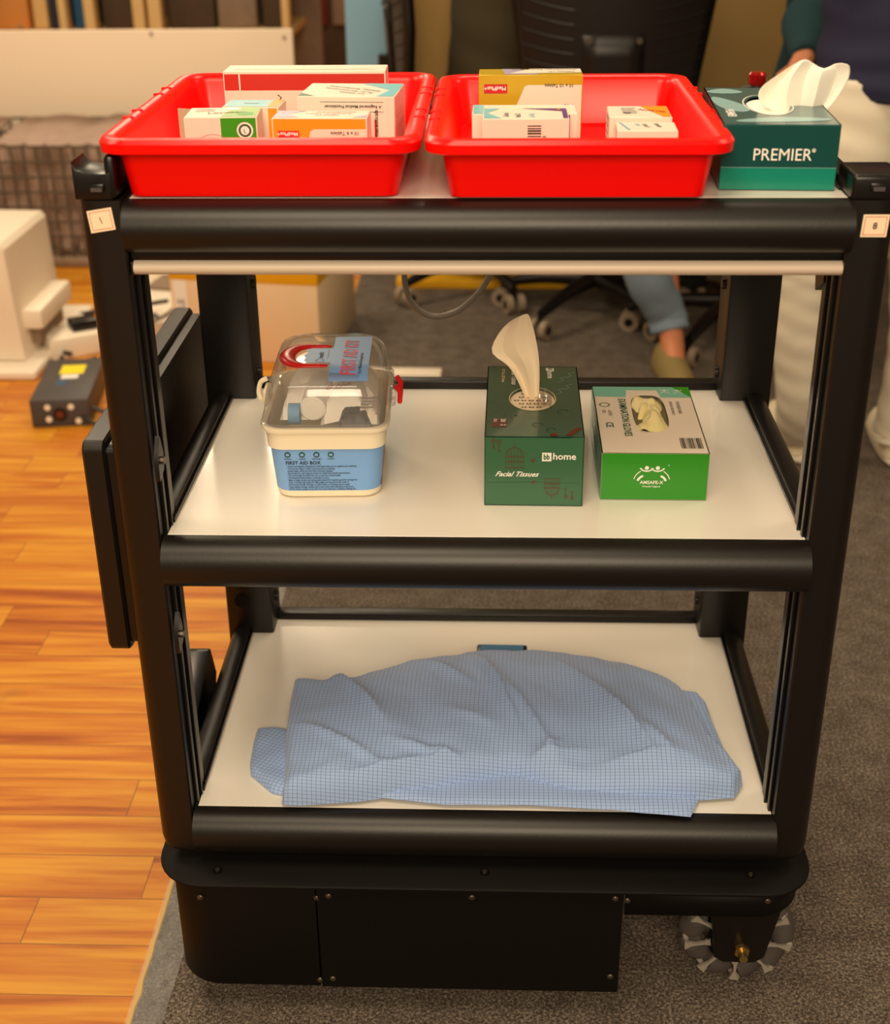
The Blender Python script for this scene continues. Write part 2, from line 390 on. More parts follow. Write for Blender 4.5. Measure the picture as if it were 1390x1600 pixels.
    def build(s, name, parent=None, smooth=40, sub=0, solid=0, world=False):
        if world and parent:
            off = Vector(parent.location); p = parent.parent
            while p: off += p.location; p = p.parent
            for v in s.bm.verts: v.co -= off
        me = bpy.data.meshes.new(name); s.bm.to_mesh(me); s.bm.free()
        for mm in s.mats: me.materials.append(mm)
        if smooth:
            for p in me.polygons: p.use_smooth = True
            me.set_sharp_from_angle(angle=math.radians(smooth))
        o = bpy.data.objects.new(name, me); C.objects.link(o); o.parent = parent
        if solid:
            md = o.modifiers.new('solid', 'SOLIDIFY'); md.thickness = solid; md.offset = 0
        if sub:
            md = o.modifiers.new('sub', 'SUBSURF'); md.levels = sub; md.render_levels = sub
        return o

def tag(o, label, cat, group=None, kind=None):
    if label: o['label'] = label
    if cat: o['category'] = cat
    if group: o['group'] = group
    if kind: o['kind'] = kind
    return o
def thing(name, label, cat, loc=(0, 0, 0), rz=0, group=None):
    o = bpy.data.objects.new(name, None); C.objects.link(o); o.empty_display_size = .05
    o.location = loc; o.rotation_euler = (0, 0, rz)
    return tag(o, label, cat, group)
def structure(mb, name, **k):
    o = mb.build(name, **k); o['kind'] = 'structure'; return o

def rr(hw, hl, r, z, cx=0, cy=0, n=6):
    """rounded rectangle ring"""
    out = []
    for (sx, sy, a0) in ((1, 1, 0), (-1, 1, PI/2), (-1, -1, PI), (1, -1, 3*PI/2)):
        for i in range(n+1):
            a = a0+PI/2*i/n
            out.append((cx+sx*(hw-r)+r*math.cos(a), cy+sy*(hl-r)+r*math.sin(a), z))
    return out

# ---------------------------------------------------------------- the room
SEAM = -.455
mb = MB(); mb.box(-6, 6, -3, 11, -.05, -.006, 'floor')
structure(mb, 'floor', smooth=0)
# carpet lies on the boards right of the seam
mb = MB(); n = 90
mb.box(SEAM, 6, -3, 3.5, -.006, 0, 'carpet')
o = tag(mb.build('carpet', smooth=0), 'dark brown grey felt carpet covering the floor under and right of the cart', 'carpet', kind='structure')
# wavy strip of clear tape and the ragged pale glue edge along the seam
random.seed(3)
rows = []
for i in range(640):
    y = -.9+i*.005
    w = .050+.003*noise.noise(Vector((0, y*6, 3)))
    rows.append([(SEAM-.004+w*j/6, y, .0012+.0011*noise.noise(Vector((j*1.3, y*45, 1)))) for j in range(7)])
rows = [[(p[0]+.0, p[1], p[2]+.0006*noise.noise(Vector((p[0]*260, p[1]*160, 5)))) for p in r] for r in rows]
mb = MB(); mb.grid(rows, 'tape'); tag(mb.build('floor_tape', smooth=0), 'crinkled clear tape strip along the carpet edge', 'tape')
rows = []
for i in range(320):
    y = -.9+i*.01
    a = .005*noise.noise(Vector((5, y*24, 0))); b = .006+.006*noise.noise(Vector((9, y*30, 0)))
    rows.append([(SEAM-.0035+a*.5, y, -.0056), (SEAM-.0015+a*.5, y, .002), (SEAM+.0005+max(b, .0)*.5, y, .0022), (SEAM+.002+max(b, .0)*.5, y, .0002)])
mb = MB(); mb.grid(rows, 'edge_tape'); structure(mb, 'trim_1')

# walls
mb = MB(); mb.box(-.30, 6, 3.5, 3.62, -.05, 2.9, 'tan_wall'); structure(mb, 'wall_back', smooth=0)
mb = MB(); mb.box(-.495, -.30, 3.44, 3.62, -.006, 2.9, 'blue_wall', bev=.02, seg=3); structure(mb, 'trim_2')
mb = MB(); mb.box(-.30, 4, 3.48, 3.499, .0, .12, 'wood_pale')
mb.M = Matrix.Identity(4)
structure(mb, 'baseboard_back', smooth=0)
mb = MB(); mb.box(-6, 6, 9.5, 9.6, -.05, 2.9, 'wall_far'); structure(mb, 'wall_far', smooth=0)

# ---------------------------------------------------------------- the cart
Z1, Z2, Z3 = 1.049, .676, .300
cart = thing('service_cart', 'black metal three tier service cart with white shelves and mecanum wheels', 'cart', (0, .22, 0))
def part(mb, name, parent=cart, **k): return mb.build(name, parent, world=True, **k)
def dprof(y0, depth, zt, h, n=14, back=.02):
    pts = [(y0+back, zt), (y0, zt)]
    for i in range(1, n):
        a = PI*i/n
        pts.append((y0-depth*math.sin(a)**.95, zt-h/2+h/2*math.cos(a)))
    pts += [(y0, zt-h), (y0+back, zt-h)]
    return pts
BD = .445
for z, h in ((Z1, .053), (Z2, .06), (Z3, .062)):
    mb = MB(); mb.prism(dprof(0, .030, z-.0005, h, 22), 'X', -.3535, .3535); part(mb, 'front_beam')
for z in (Z1, Z2, Z3):
    mb = MB(); mb.box(-.350, .350, .001, BD, z-.012, z-.0002, 'laminate', bev=.0004, seg=1); part(mb, 'shelf_board', smooth=0)
    # tray like edge strip of the white board, along both sides and the back
    mb = MB()
    for sg in (-1, 1):
        mb.box(sg*.350-.0015, sg*.350+.0015, .02, BD, z-.012, z+.006, 'black_smooth')
        pr = [(sg*(.352+q[0]), q[1]) for q in [(0, z+.012), (.008, z+.013)]+[(.008+.022*math.sin(PI*i/10), z-.016+.029*math.cos(PI*i/10)) for i in range(1, 10)]+[(.008, z-.045), (0, z-.045)]]
    for sg, nm in ((-1, 'side_rail'), (1, 'side_rail')):
        m2 = MB()
        m2.prism([(sg*(.351+a), b) for a, b in [(0, z+.010), (.006, z+.012)]+[(.008+.022*math.sin(PI*i/10)**.8, z-.016+.028*math.cos(PI*i/10)) for i in range(1, 10)]+[(.006, z-.045), (0, z-.045)]], 'Y', .052, .41)
        m2.box(min(sg*.351, sg*.3475), max(sg*.351, sg*.3475), .03, BD, z-.002, z+.004, 'black_smooth')
        part(m2, nm)
    mb = MB(); mb.box(-.335, .335, BD, BD+.02, z-.02, z+.011, 'black', bev=.002); part(mb, 'back_rail')
# front posts: rounded outer corner, grooved inner side
def post_prof(s, x_in, x_out, y0, y1, r):
    pts = [(x_in, y1), (x_in, y0+.002), (x_in+(.002 if x_out > x_in else -.002), y0)]
    d = 1 if x_out > x_in else -1
    for i in range(9):
        a = PI/2*i/8
        pts.append((x_out-d*r+d*r*math.sin(a), y0+r-r*math.cos(a)))
    pts += [(x_out, y1-.004), (x_out-d*.004, y1)]
    return pts
for s in (-1, 1):
    xi, xo = s*.353, s*.400
    if s < 0: xi, xo = -.3545, -.400
    else: xi, xo = .3505, .397
    mb = MB()
    PB = .242
    prof = post_prof(s, xi, xo, -.012, .05, .02)
    rings = []
    # rounded foot at the bottom of the post
    for k in range(6):
        a = PI/2*k/5; q = .022*(1-math.sin(a)); zz = PB+.022*(1-math.cos(a))
        rings.append([(x-s*max(0, q-(abs(xo-x)))*1.0 if abs(xo-x) < q else x, y, zz) for x, y in prof])
    rings.append([(x, y, 1.049) for x, y in prof])
    mb.loft(rings, 'black')
    # grooved inner track
    d = -s
    for (a, b, t) in ((.006, .014, .004), (.022, .026, .006), (.032, .046, .004)):
        mb.box(min(xi, xi+d*t), max(xi, xi+d*t), a, b, .26, 1.0, 'black_smooth', bev=.0008, seg=1)
    p = part(mb, 'front_post')
    # cap
    mb = MB()
    if s < 0:
        top = [(xo+.0005, 1.0495)]
        topz = [(xo, 1.086), (xo+.004, 1.079), (xo+.012, 1.0765), (xo+.024, 1.075), (xo+.033, 1.075), (xo+.037, 1.077)]
        mb.prism([(xo, 1.05)]+topz+[(xo+.037, 1.05)], 'Y', -.0115, .035, 'black_smooth', bev=.001)
        mb.box(-.3690, -.3585, -.0105, .048, 1.05, 1.092, 'black_smooth', bev=.004)
    else:
        mb.box(xi-.001, xo+.002, -.013, .05, 1.0485, 1.073, 'black_smooth', bev=.004, seg=3)
    cp = mb.build('post_cap', p, world=True)
    mb = MB(); xc = (xi+xo)/2
    mb.box(xc-.008, xc+.008, -.0155, -.012, 1.058, 1.066, 'black_smooth', bev=.0015); mb.box(xc-.005, xc+.006, -.016, -.0154, 1.0585, 1.0625, 'charger')
    mb.build('cap_clip', p, world=True)
    # numbered sticker
    mb = MB(); mb.F = (Vector((-.3765 if s < 0 else .3755, -.0123, 1.030 if s < 0 else 1.0245)), Vector((1, 0, .16 if s < 0 else .0)).normalized(), Vector((-.1 if s < 0 else .05, 0, 1)).normalized())
    mb.rect(-.0125, -.011, .0125, .011, 'sticker', .0004)
    for w in ((-.0105, -.009, .0105, -.0085), (-.0105, .0085, .0105, .009), (-.0105, -.009, -.01, .009), (.01, -.009, .0105, .009)): mb.rect(*w, 'sticker_red', .0006)
    if s < 0: mb.line([(-.001, .0035), (.0005, -.003)], .0008, 'ink', .0008)
    else: mb.text('8', 0, -.003, .009, 'ink', align='CENTER', lift=.0008)
    st = mb.build('number_sticker', p, world=True, smooth=0); st['label'] = 'cream sticker with a red border and a handwritten number'
# latch brackets on the inner tracks of the left post, and one on the right
for (px, py, xx) in ((241, 728, -.349), (271, 1004, -.349)):
    q = at(px, py, x=xx); q.y = max(min(q.y, .044), -.006); mb = MB()
    mb.prism([(q.y-.014, q.z-.02), (q.y+.006, q.z-.014), (q.y+.010, q.z+.004), (q.y+.002, q.z+.026), (q.y-.014, q.z+.006)], 'X', xx-.001, xx+.004, 'black_smooth')
    mb.cyl((xx+.003, q.y-.003, q.z), (xx+.008, q.y-.003, q.z), .0045, 'steel', 8)
    part(mb, 'track_bracket')
mb = MB(); mb.prism([(.03, 1.0), (.03, .955), (.06, .938), (.066, .955), (.062, 1.0)], 'X', .343, .352, 'black_smooth'); part(mb, 'track_bracket')
# rear posts
for s in (-1, 1):
    mb = MB(); mb.box(min(s*.316, s*.384), max(s*.316, s*.384), .405, .475, .24, 1.075, 'black', bev=.004)
    p = part(mb, 'rear_post')
    for z in (.705, .83, .345):
        m2 = MB(); m2.cyl((s*.3165, .44, z), (s*.3115, .44, z), .008, 'black_smooth', 14); m2.build('post_bolt', p, world=True)
    if s < 0:
        m2 = MB(); m2.cyl((-.36, .4055, .355), (-.36, .4035, .355), .011, 'black_smooth', 18); m2.build('post_bolt', p, world=True)
# strip and light tube under the top beam
mb = MB(); mb.box(-.353, .353, -.006, .02, .988, .9975, 'black_smooth', bev=.0008)
rows = []
part(mb, 'trim_strip')
mb = MB()
pr = [(.012, .9885)]+[(.0-.012*math.sin(PI*i/12), .9805+.008*math.cos(PI*i/12)) for i in range(13)]+[(.012, .9725)]
mb.prism(pr, 'X', -.3505, .3505, 'tube'); t = part(mb, 'light_tube'); t['label'] = 'frosted white light tube under the top beam'
for s in (-1, 1):
    m2 = MB(); m2.box(min(s*.3505, s*.3525), max(s*.3505, s*.3525), -.013, .013, .9735, .988, 'black_smooth', bev=.001); m2.build('end_cap', t, world=True)
# base plate, chassis skirts
mb = MB()
def prr(x0, x1, y0, y1, r, z, rr_=None):
    return rr((x1-x0)/2, (y1-y0)/2, r, z, (x0+x1)/2, (y0+y1)/2, 8)
mb.loft([prr(-.402, .402, -.054, .5, .06, .2185), prr(-.404, .404, -.056, .502, .062, .220), prr(-.404, .404, -.056, .502, .062, .2225), prr(-.402, .402, -.054, .5, .06, .224)], 'black_matt')
mb.box(-.34, .34, .03, .42, .223, .2385, 'black_matt')
pl = part(mb, 'base_plate')
for (px, py) in ((340, 1361), (757, 1364), (1172, 1368)):
    q = at(px, py, z=.224); m2 = MB(); m2.cyl(q, q+Vector((0, 0, .002)), .006, 'black_smooth', 16); m2.cyl(q+Vector((0, 0, .002)), q+Vector((0, 0, .0035)), .003, 'steel', 8); m2.build('plate_screw', pl, world=True)
BZ = .050
def corner(x0, x1, y0, y1, r, left):
    pts = []
    if left:
        for i in range(9): a = PI+PI/2*i/8; pts.append((x0+r+r*math.cos(a), y0+r+r*math.sin(a)))
        pts += [(x1, y0), (x1, y1)]
        for i in range(9): a = PI/2+PI/2*i/8; pts.append((x0+r+r*math.cos(a), y1-r+r*math.sin(a)))
    return pts
mb = MB(); mb.prism(corner(-.392, -.2055, -.045, .49, .06, True), 'Z', BZ, .2183, 'black_matt', bev=.0015); sk1 = part(mb, 'skirt_panel')
mb = MB(); mb.box(-.2035, .172, -.047, .49, BZ, .2183, 'black_matt', bev=.0015, seg=1); sk2 = part(mb, 'skirt_panel')
mb = MB(); path = [(.1745, -.045)]+[(.392-.06+.06*math.sin(PI/2*i/10), -.045+.06-.06*math.cos(PI/2*i/10)) for i in range(11)]+[(.392, .43)]+[(.392-.06+.06*math.cos(PI/2*i/10), .43+.06*math.sin(PI/2*i/10)) for i in range(1, 11)]+[(.1745, .49)]
mb.grid([[(x, y, z) for x, y in path] for z in (.180, .2183)], 'black_matt'); sk3 = part(mb, 'skirt_panel', solid=.003)
def screw(p, px, py, y=-.047):
    q = at(px, py, y=y); m2 = MB(); m2.ball(q, .0042, 'steel', (1, .6, 1), 12, 8); m2.build('panel_screw', p, world=True)
for px, py in ((313, 1402), (495, 1403), (500, 1531)): screw(sk1, px, py, -.045)
for px, py in ((513, 1400), (737, 1402), (961, 1404), (520, 1529), (953, 1526)): screw(sk2, px, py)
for px, py in ((980, 1407), (1199, 1408)): screw(sk3, px, py, -.0468)
# mecanum wheels
WX = .333
def wheel(y):
    mb = MB(); c = Vector((WX, y, .0765))
    mb.cyl(c+Vector((0, -.012, 0)), c+Vector((0, .05, 0)), .034, 'black_matt', 28)
    mb.cyl(c+Vector((0, -.013, 0)), c+Vector((0, -.010, 0)), .040, 'black_matt', 28)
    mb.cyl(c+Vector((0, .040, 0)), c+Vector((0, .050, 0)), .045, 'wheel_grey', 28)
    w = part(mb, 'mecanum_wheel')
    N = 9
    for k in range(N):
        a = 2*PI*k/N-PI/2+.35
        rad = Vector((math.cos(a), 0, math.sin(a))); tan = Vector((-math.sin(a), 0, math.cos(a)))
        ax = (tan*.88+Vector((0, .48, 0))).normalized(); cc = c+rad*.0575+Vector((0, .008, 0))
        m2 = MB(); pts = [cc+ax*(-.027+.054*i/8) for i in range(9)]
        # a ribbed barrel
        P2 = []; rs = []
        for i in range(33):
            t = i/32; P2.append(cc+ax*(-.023+.046*t)); rs.append((.0178-.0045*(2*t-1)**2)+(.0003 if i % 2 else -.0003))
        m2.tube(P2, rs, 'roller', 14); m2.build('roller', w, world=True)
        a2 = a+PI/N; rad = Vector((math.cos(a2), 0, math.sin(a2))); tan = Vector((-math.sin(a2), 0, math.cos(a2)))
        m3 = MB()
        prof = [(-.008, .036), (-.003, .043), (-.0018, .054), (-.0045, .062), (-.007, .069), (.006, .0705), (.0022, .062), (.0012, .054), (.0015, .044), (.004, .036)]
        rings = [[c+tan*p[0]+rad*p[1]+Vector((0, yy, 0)) for p in prof] for yy in (-.0135, -.0095)]
        m3.loft(rings, 'wheel_grey')
        m3.tube([c+rad*.066+tan*.006+Vector((0, -.011, 0)), c+rad*.067-tan*.004+Vector((0, .004, 0))], .0035, 'wheel_grey', 8)
        m3.build('wheel_fork', w, world=True)
    m4 = MB(); m4.cyl(c+Vector((0, -.052, .004)), c+Vector((0, -.0122, .004)), .0055, 'brass', 12)
    m4.cyl(c+Vector((0, -.040, .004)), c+Vector((0, -.034, .004)), .010, 'brass', 6); m4.build('axle_nut', w, world=True)
    m5 = MB()
    m5.prism([(WX-.052, .2183), (WX+.058, .2183), (WX+.030, .0665), (WX+.018, .058), (WX-.022, .058), (WX-.034, .0665)], 'Y', y-.034, y-.029, 'black_smooth', bev=.001)
    m5.box(WX-.045, WX+.05, y-.03, y+.06, .165, .2183, 'black_matt')
    part(m5, 'wheel_bracket')
wheel(.035); wheel(.38)
# screen panel hung on the left side, thin with rounded corners
mb = MB()
ring = lambda x, g: [(x, yy, zz) for (yy, zz, _) in rr(.242-g, .134-g, .012-g*.5, 0, .262, .643, 5)]
mb.loft([ring(-.440, .003), ring(-.437, 0), ring(-.417, 0), ring(-.414, .003)], 'black')
sp = part(mb, 'display_panel'); sp['label'] = 'black flat display panel hung outside the left posts'
mb = MB(); mb.loft([[(x, yy, zz) for (yy, zz, _) in rr(.236, .127, .010, 0, .262, .643, 5)] for x in (-.414, -.4015)], 'black_smooth'); mb.build('display_back', sp, world=True)
# wedge shaped speaker standing out at lower left
mb = MB()
A = [(.06, .30), (.18, .30), (.21, .335), (.19, .36), (.10, .40), (.06, .38)]
q0 = at(330, 1030, x=-.375); q1 = at(290, 1190, x=-.375)
mb.prism([(.13, .245), (.30, .250), (.322, .285), (.300, .338), (.283, .343), (.12, .275)], 'X', -.418, -.388, 'black_smooth', bev=.002)
mb.tube([(-.417, .25, .30), (-.421, .258, .312), (-.421, .272, .314), (-.417, .278, .306)], .002, 'charger', 8, 4)
ws = part(mb, 'side_speaker'); 
mb = MB(); mb.box(-.390, -.379, .16, .28, .262, .278, 'black_smooth', bev=.001); mb.build('speaker_mount', ws, world=True)
# cable loop hanging under the top shelf at the back
mb = MB(); Y = .52
mb.tube([at(634, 395, y=Y), at(632, 440, y=Y), at(645, 475, y=Y), at(675, 494, y=Y), at(712, 487, y=Y), at(745, 460, y=Y), at(765, 430, y=Y), at(775, 395, y=Y)], .0042, 'cable_grey', 10, 8)
part(mb, 'hanging_cable')

# ---------------------------------------------------------------- red trays
def tray(label, x0, x1, y0, y1, rz):
    cx, cy = (x0+x1)/2, (y0+y1)/2; hw, hl = (x1-x0)/2, (y1-y0)/2
    t = thing('plastic_tray', label, 'tray', (cx, cy, Z1), rz, 'red plastic trays on the top shelf')
    H = .060; ins = .016
    mb = MB()
    def R(i, z, r=.03): return rr(hw-i, hl-i*1.0, max(r*.78-i*.4, .006), z)
    rings = [R(ins+.014, .0005, .028), R(ins+.008, .002, .03), R(.0165, H-.014, .034), R(.0045, H-.0145, .034), R(.001, H-.013, .036), R(.0, H-.004, .038), R(.003, H, .038),
             R(.009, H+.001, .036), R(.0150, H-.002, .034), R(.0190, H-.008, .032), R(ins+.012, .007, .03), R(ins+.020, .0035, .026)]
    mb.loft(rings, 'red'); mb.build('tray_body', t)
    # moulded notches across the rim
    for sg in (-1, 1):
        for yy in (-.09, -.05, .05, .09):
            m2 = MB(); m2.box(min(sg*(hw-.012), sg*(hw-.0005)), max(sg*(hw-.012), sg*(hw-.0005)), yy-.0015, yy+.0015, H-.003, H+.0018, 'red', bev=.0007, seg=1); m2.build('rim_rib', t)
    return t
tray('red plastic tray at the left end of the top shelf, holding five boxes', -.373, -.0615, -.025, .390, .0)
tray('red plastic tray next to the teal tissue box, holding a tall gold box', -.0585, .236, -.030, .372, 0)

# ---------------------------------------------------------------- medicine boxes
TZ = Z1+.0045
def mbox(name, label, x, y, w, d, h, rz=0, body='card', paint=None, z=TZ, group='medicine boxes in the red trays', cat='box', tilt=(0, 0), flap=False):
    """origin at the middle of the base; local front face at -d/2"""
    t = thing(name, label, cat, (x, y, z), rz, group); t.rotation_euler = (tilt[0], tilt[1], rz)
    mb = MB(); mb.box(-w/2, w/2, -d/2, d/2, 0, h, body, bev=.0009, seg=1)
    F = dict(front=((-w/2, -d/2, 0), (1, 0, 0), (0, 0, 1)), top=((-w/2, -d/2, h), (1, 0, 0), (0, 1, 0)),
             left=((-w/2, d/2, 0), (0, -1, 0), (0, 0, 1)), right=((w/2, -d/2, 0), (0, 1, 0), (0, 0, 1)))
    if paint: paint(mb, F, w, d, h)
    mb.build('printed_carton', t)
    return t
E1 = .0012
def lines(mb, x0, y0, x1, n, gap, size, m='ink_soft', rot=0):
    for i in range(n):
        mb.rect(x0, y0-i*gap, x0+(x1-x0)*random.uniform(.75, 1), y0-i*gap+size, m, .0006)

def p_redwhite(mb, F, w, d, h):
    mb.frame(*F['front'])
    mb.rect(E1, h-.021, w-E1, h-.003, 'band_red'); mb.rect(.018, h-.021, .0195, h-.003, 'white_ink', .0005)
    mb.text('W N2', .058, h-.043, .0, 'ink') if False else None
    mb.line([(.062, h-.026), (.066, h-.029), (.061, h-.036), (.066, h-.037), (.071, h-.034)], .0012, 'ink')
    mb.text('WARNING: Keep out of reach', .012, h-.036, .0042, 'ink')
    lines(mb, .012, h-.041, .06, 2, .0035, .0014, 'ink_soft')
    mb.frame(*F['top']); mb.rect(.01, .012, w-.012, .014, 'cream_ink')
    mb.text('Keep in a cool dry place', .1, .03, .0035, 'cream_ink')
mbox('medicine_box', 'long white box with a brick red band, at the back of the left tray', -.2105, .314, .187, .048, .0715, 0, paint=p_redwhite, flap=True)
def p_teal(mb, F, w, d, h):
    mb.frame(*F['top']); 
    mb.poly([(w*.55, d-E1), (w-E1, d-E1), (w-E1, E1), (w*.82, E1), (w*.9, d*.5)], 'teal_print')
    mb.poly([(E1, E1), (w*.18, E1), (E1, d*.22)], 'dkgreen')
    mb.text('Itraconazole Tablets', w*.22, d*.75, .0085, 'ink_soft', rot=-.5)
    mb.text('Hydrochloride 10 mg', w*.2, d*.6, .0075, 'ink_soft', rot=-.5)
    mb.text('Tablets I.P.', w*.38, d*.30, .0075, 'ink_soft', rot=-.4)
    mb.frame(*F['front']); mb.rect(.025, h-.016, w-.012, h-.0155, 'ink'); mb.rect(.025, h-.006, w-.012, h-.0055, 'ink'); mb.text('A Registered Medical Practitioner', w-.014, h-.009, .0045, 'ink', rot=PI)
    mb.text('A Pharmaceuticals', w-.018, .006, .006, 'ink', rot=PI/2); mb.rect(w-.022, .002, w-.0195, h-.024, 'badge_red')
    mb.frame(*F['right'])
    for k in range(4): mb.text('Store below 25 C', .02+k*.014, .012, .005, 'ink_soft', rot=PI/2)
mbox('medicine_box', 'white box with a pale teal corner, right of the orange banded box', -.1475, .208, .105, .085, .064, -.07, paint=p_teal)
def p_orange(mb, F, w, d, h):
    mb.frame(*F['front']); mb.rect(E1, E1, w-E1, h-E1, 'orange', .0002)
    pts = [(w*.34, E1), (w*.40, h-.014), (w*.44, h-.0115), (w-E1, h-.0115), (w-E1, E1)]
    mb.poly(pts, 'card', .0004)
    mb.rect(.006, h-.021, .028, h-.013, 'badge_red', .0005); mb.text('MedPlus+', .0268, h-.0145, .0055, 'white_ink', rot=PI, lift=.0008)
    mb.text('10 x 6 Tablets', w-.008, h-.014, .0052, 'ink', rot=PI)
    mb.frame(*F['top']); mb.poly([(E1, E1), (w*.30, E1), (w*.15, d*.5), (w*.32, d-E1), (E1, d-E1)], 'violet_grey')
    mb.poly([(w*.84, E1), (w-E1, E1), (w-E1, d*.4)], 'violet_grey')
    mb.text('Paracetamol and', w*.85, d*.8, .006, 'ink_soft', rot=PI); mb.text('Aceclofenac Tablets', w*.82, d*.58, .006, 'ink_soft', rot=PI); mb.text('Tablets I.P.', w*.7, d*.36, .006, 'ink_soft', rot=PI)
mbox('medicine_box', 'orange banded box with a small red logo patch, in front of the teal cornered box', -.1715, .124, .0985, .040, .053, -.02, paint=p_orange)
def p_green(mb, F, w, d, h):
    mb.frame(*F['front']); mb.rect(w*.50, E1, w-E1, h-E1, 'green')
    mb.disc(w*.62, .012, .012, 'lime', .0004); mb.disc(w*.60, .010, .008, 'badge_red', .0005)
    mb.disc(w*.83, h-.014, .0085, 'white_ink', .0005); mb.disc(w*.83, h-.014, .0068, 'dkgreen', .0006); mb.disc(w*.83, h-.014, .0045, 'white_ink', .0007); mb.text('L', w*.83-.0015, h-.0165, .006, 'dkgreen', lift=.0009)
    for r in (.012, .017, .022): mb.arc(w*.38, 0.012, r, .6, 2.6, .0005, 'ink_soft')
    mb.frame(*F['top']); mb.poly([(w*.50, E1), (w-E1, E1), (w-E1, d-E1), (w*.62, d-E1)], 'lime')
    mb.disc(w*.62, d*.8, .008, 'white_ink', .0005); mb.disc(w*.82, d*.3, .009, 'green', .0005)
    mb.text('Levozen', w*.30, d*.30, .012, 'ink_soft', rot=.15); lines(mb, w*.1, d*.78, w*.4, 3, .006, .0015, 'ink_soft')
mbox('medicine_box', 'white and green box with a round seal, nearest the left wall of the left tray', -.2785, .146, .076, .055, .0515, .05, paint=p_green)
def p_small(mb, F, w, d, h):
    mb.frame(*F['top']); mb.rect(E1, E1, w*.8, d-E1, 'teal_print'); mb.rect(w*.8, E1, w-E1, d-E1, 'orange'); mb.text('Tablets', .02, d*.4, .006, 'ink')
    mb.frame(*F['front']); mb.rect(w*.82, E1, w-E1, h-E1, 'orange')
mbox('medicine_box', 'pale box with an orange end, half hidden behind the white and green box', -.256, .208, .062, .045, .050, -.05, paint=p_small)
t = thing('card_flap', 'loose grey card leaning between the green box and the tray wall', 'card', (-.318, .178, TZ), -.35)
mb = MB(); mb.box(-.0185, .0185, -.0006, .0006, 0, .049, 'card_in'); o = mb.build('card_sheet', t, smooth=0)
# right tray
def p_yellow(mb, F, w, d, h):
    mb.frame(*F['front']); mb.rect(E1, E1, w-E1, h-E1, 'olive', .0002)
    mb.poly([(w*.30, E1), (w*.34, h*.45), (w*.44, h-.013), (w*.47, h-.011), (w-E1, h-.011), (w-E1, E1)], 'card', .0004)
    mb.rect(.006, h-.020, .032, h-.010, 'badge_red', .0005); mb.text('MedPlus+', .0305, h-.0125, .0062, 'white_ink', rot=PI, lift=.0008)
    mb.text('10 x 10 Tablets', w-.010, h-.010, .0052, 'ink', rot=PI); mb.text('Ac', w-.010, h-.032, .0095, 'purple', rot=PI)
    mb.poly([(w-.014, h-.044), (w-.004, h-.044), (w-.010, h-.036)], 'lime', .0006)
    mb.frame(*F['top']); mb.poly([(w*.25, E1), (w*.6, E1), (w*.4, d-E1), (w*.22, d-E1)], 'violet_grey'); mb.poly([(w*.3, d*.2), (w-E1, d*.3), (w-E1, d-E1), (w*.5, d-E1)], 'card', .0004)
    mb.text('Aceclofenac, Paracetamol', w-.006, d*.85, .007, 'ink', rot=PI); mb.text('Tablets I.P.', w-.008, d*.5, .007, 'ink', rot=PI)
mbox('medicine_box', 'tall gold and white box with a red logo patch, back of the right tray', .0485, .272, .116, .042, .0725, 0, paint=p_yellow, body='olive')
def p_purple(mb, F, w, d, h):
    mb.frame(*F['front'])
    x = w*.52
    for k in range(9): mb.rect(x, h-.008-k*.0026, x+.014, h-.0068-k*.0026+random.choice((0, .0005)), 'ink')
    mb.text('85773', x+.019, h-.03, .0052, 'ink', rot=PI/2)
    mb.frame(*F['top']); mb.poly([(E1, E1), (w*.22, E1), (w*.05, d*.55), (w*.2, d-E1), (E1, d-E1)], 'teal_print')
    mb.poly([(w*.45, d-E1), (w-E1, d-E1), (w-E1, E1), (w*.93, E1), (w*.93, d*.7)], 'purple')
    mb.text('Calcium and', w*.30, d*.15, .0085, 'ink', rot=PI/2, sx=.5); mb.text('Vitamin D3', w*.44, d*.1, .0085, 'ink', rot=PI/2, sx=.5); mb.text('Calcium 500mg', w*.60, d*.1, .0085, 'teal_print', rot=PI/2, sx=.4)
    mb.rect(w*.88, d*.8, w*.91, d*.9, 'orange', .0006)
mbox('medicine_box', 'white box with a purple corner and a barcode, front left in the right tray', .0405, .128, .0885, .058, .0525, 0, paint=p_purple)
def p_plain(mb, F, w, d, h):
    mb.frame(*F['top']); mb.rect(E1, E1, .012, d-E1, 'teal_print'); mb.frame(*F['front']); mb.rect(w-.010, E1, w-.008, h-E1, 'purple')
mbox('medicine_box', 'plain white box mostly hidden behind the purple cornered box', .0405, .186, .112, .055, .0465, 0, paint=p_plain)
def p_r1(mb, F, w, d, h):
    mb.frame(*F['top']); mb.poly([(w*.55, d-E1), (w-E1, d-E1), (w-E1, E1), (w*.86, E1)], 'orange'); mb.text('NORTEL', w*.48, d*.62, .0085, 'badge_red', rot=-.5)
    lines(mb, w*.22, d*.75, w*.48, 5, .007, .0018, 'ink_soft'); mb.disc(w*.3, d*.35, .004, 'ink_soft')
    mb.frame(*F['left']); 
    for k in range(5): mb.rect(.008, .012+k*.0075, d*.6, .014+k*.0075, 'ink_soft')
mbox('medicine_box', 'white box with an orange corner, standing alone right of the tall gold box', .160, .151, .064, .064, .050, -.02, paint=p_r1)
def p_r2(mb, F, w, d, h):
    mb.frame(*F['top']); mb.line([(.004, d-.004), (.012, .004)], .0025, 'blue_wall', .0005)
    mb.text('Tablets I.P.', w*.42, d*.72, .007, 'ink', rot=-PI/2+.25, sx=.6); mb.text('Telmisartan', w*.62, d*.8, .007, 'ink', rot=-PI/2+.25, sx=.6)
    mb.text('Tablets', w*.30, d*.8, .007, 'teal_print', rot=-PI/2+.25, sx=.6)
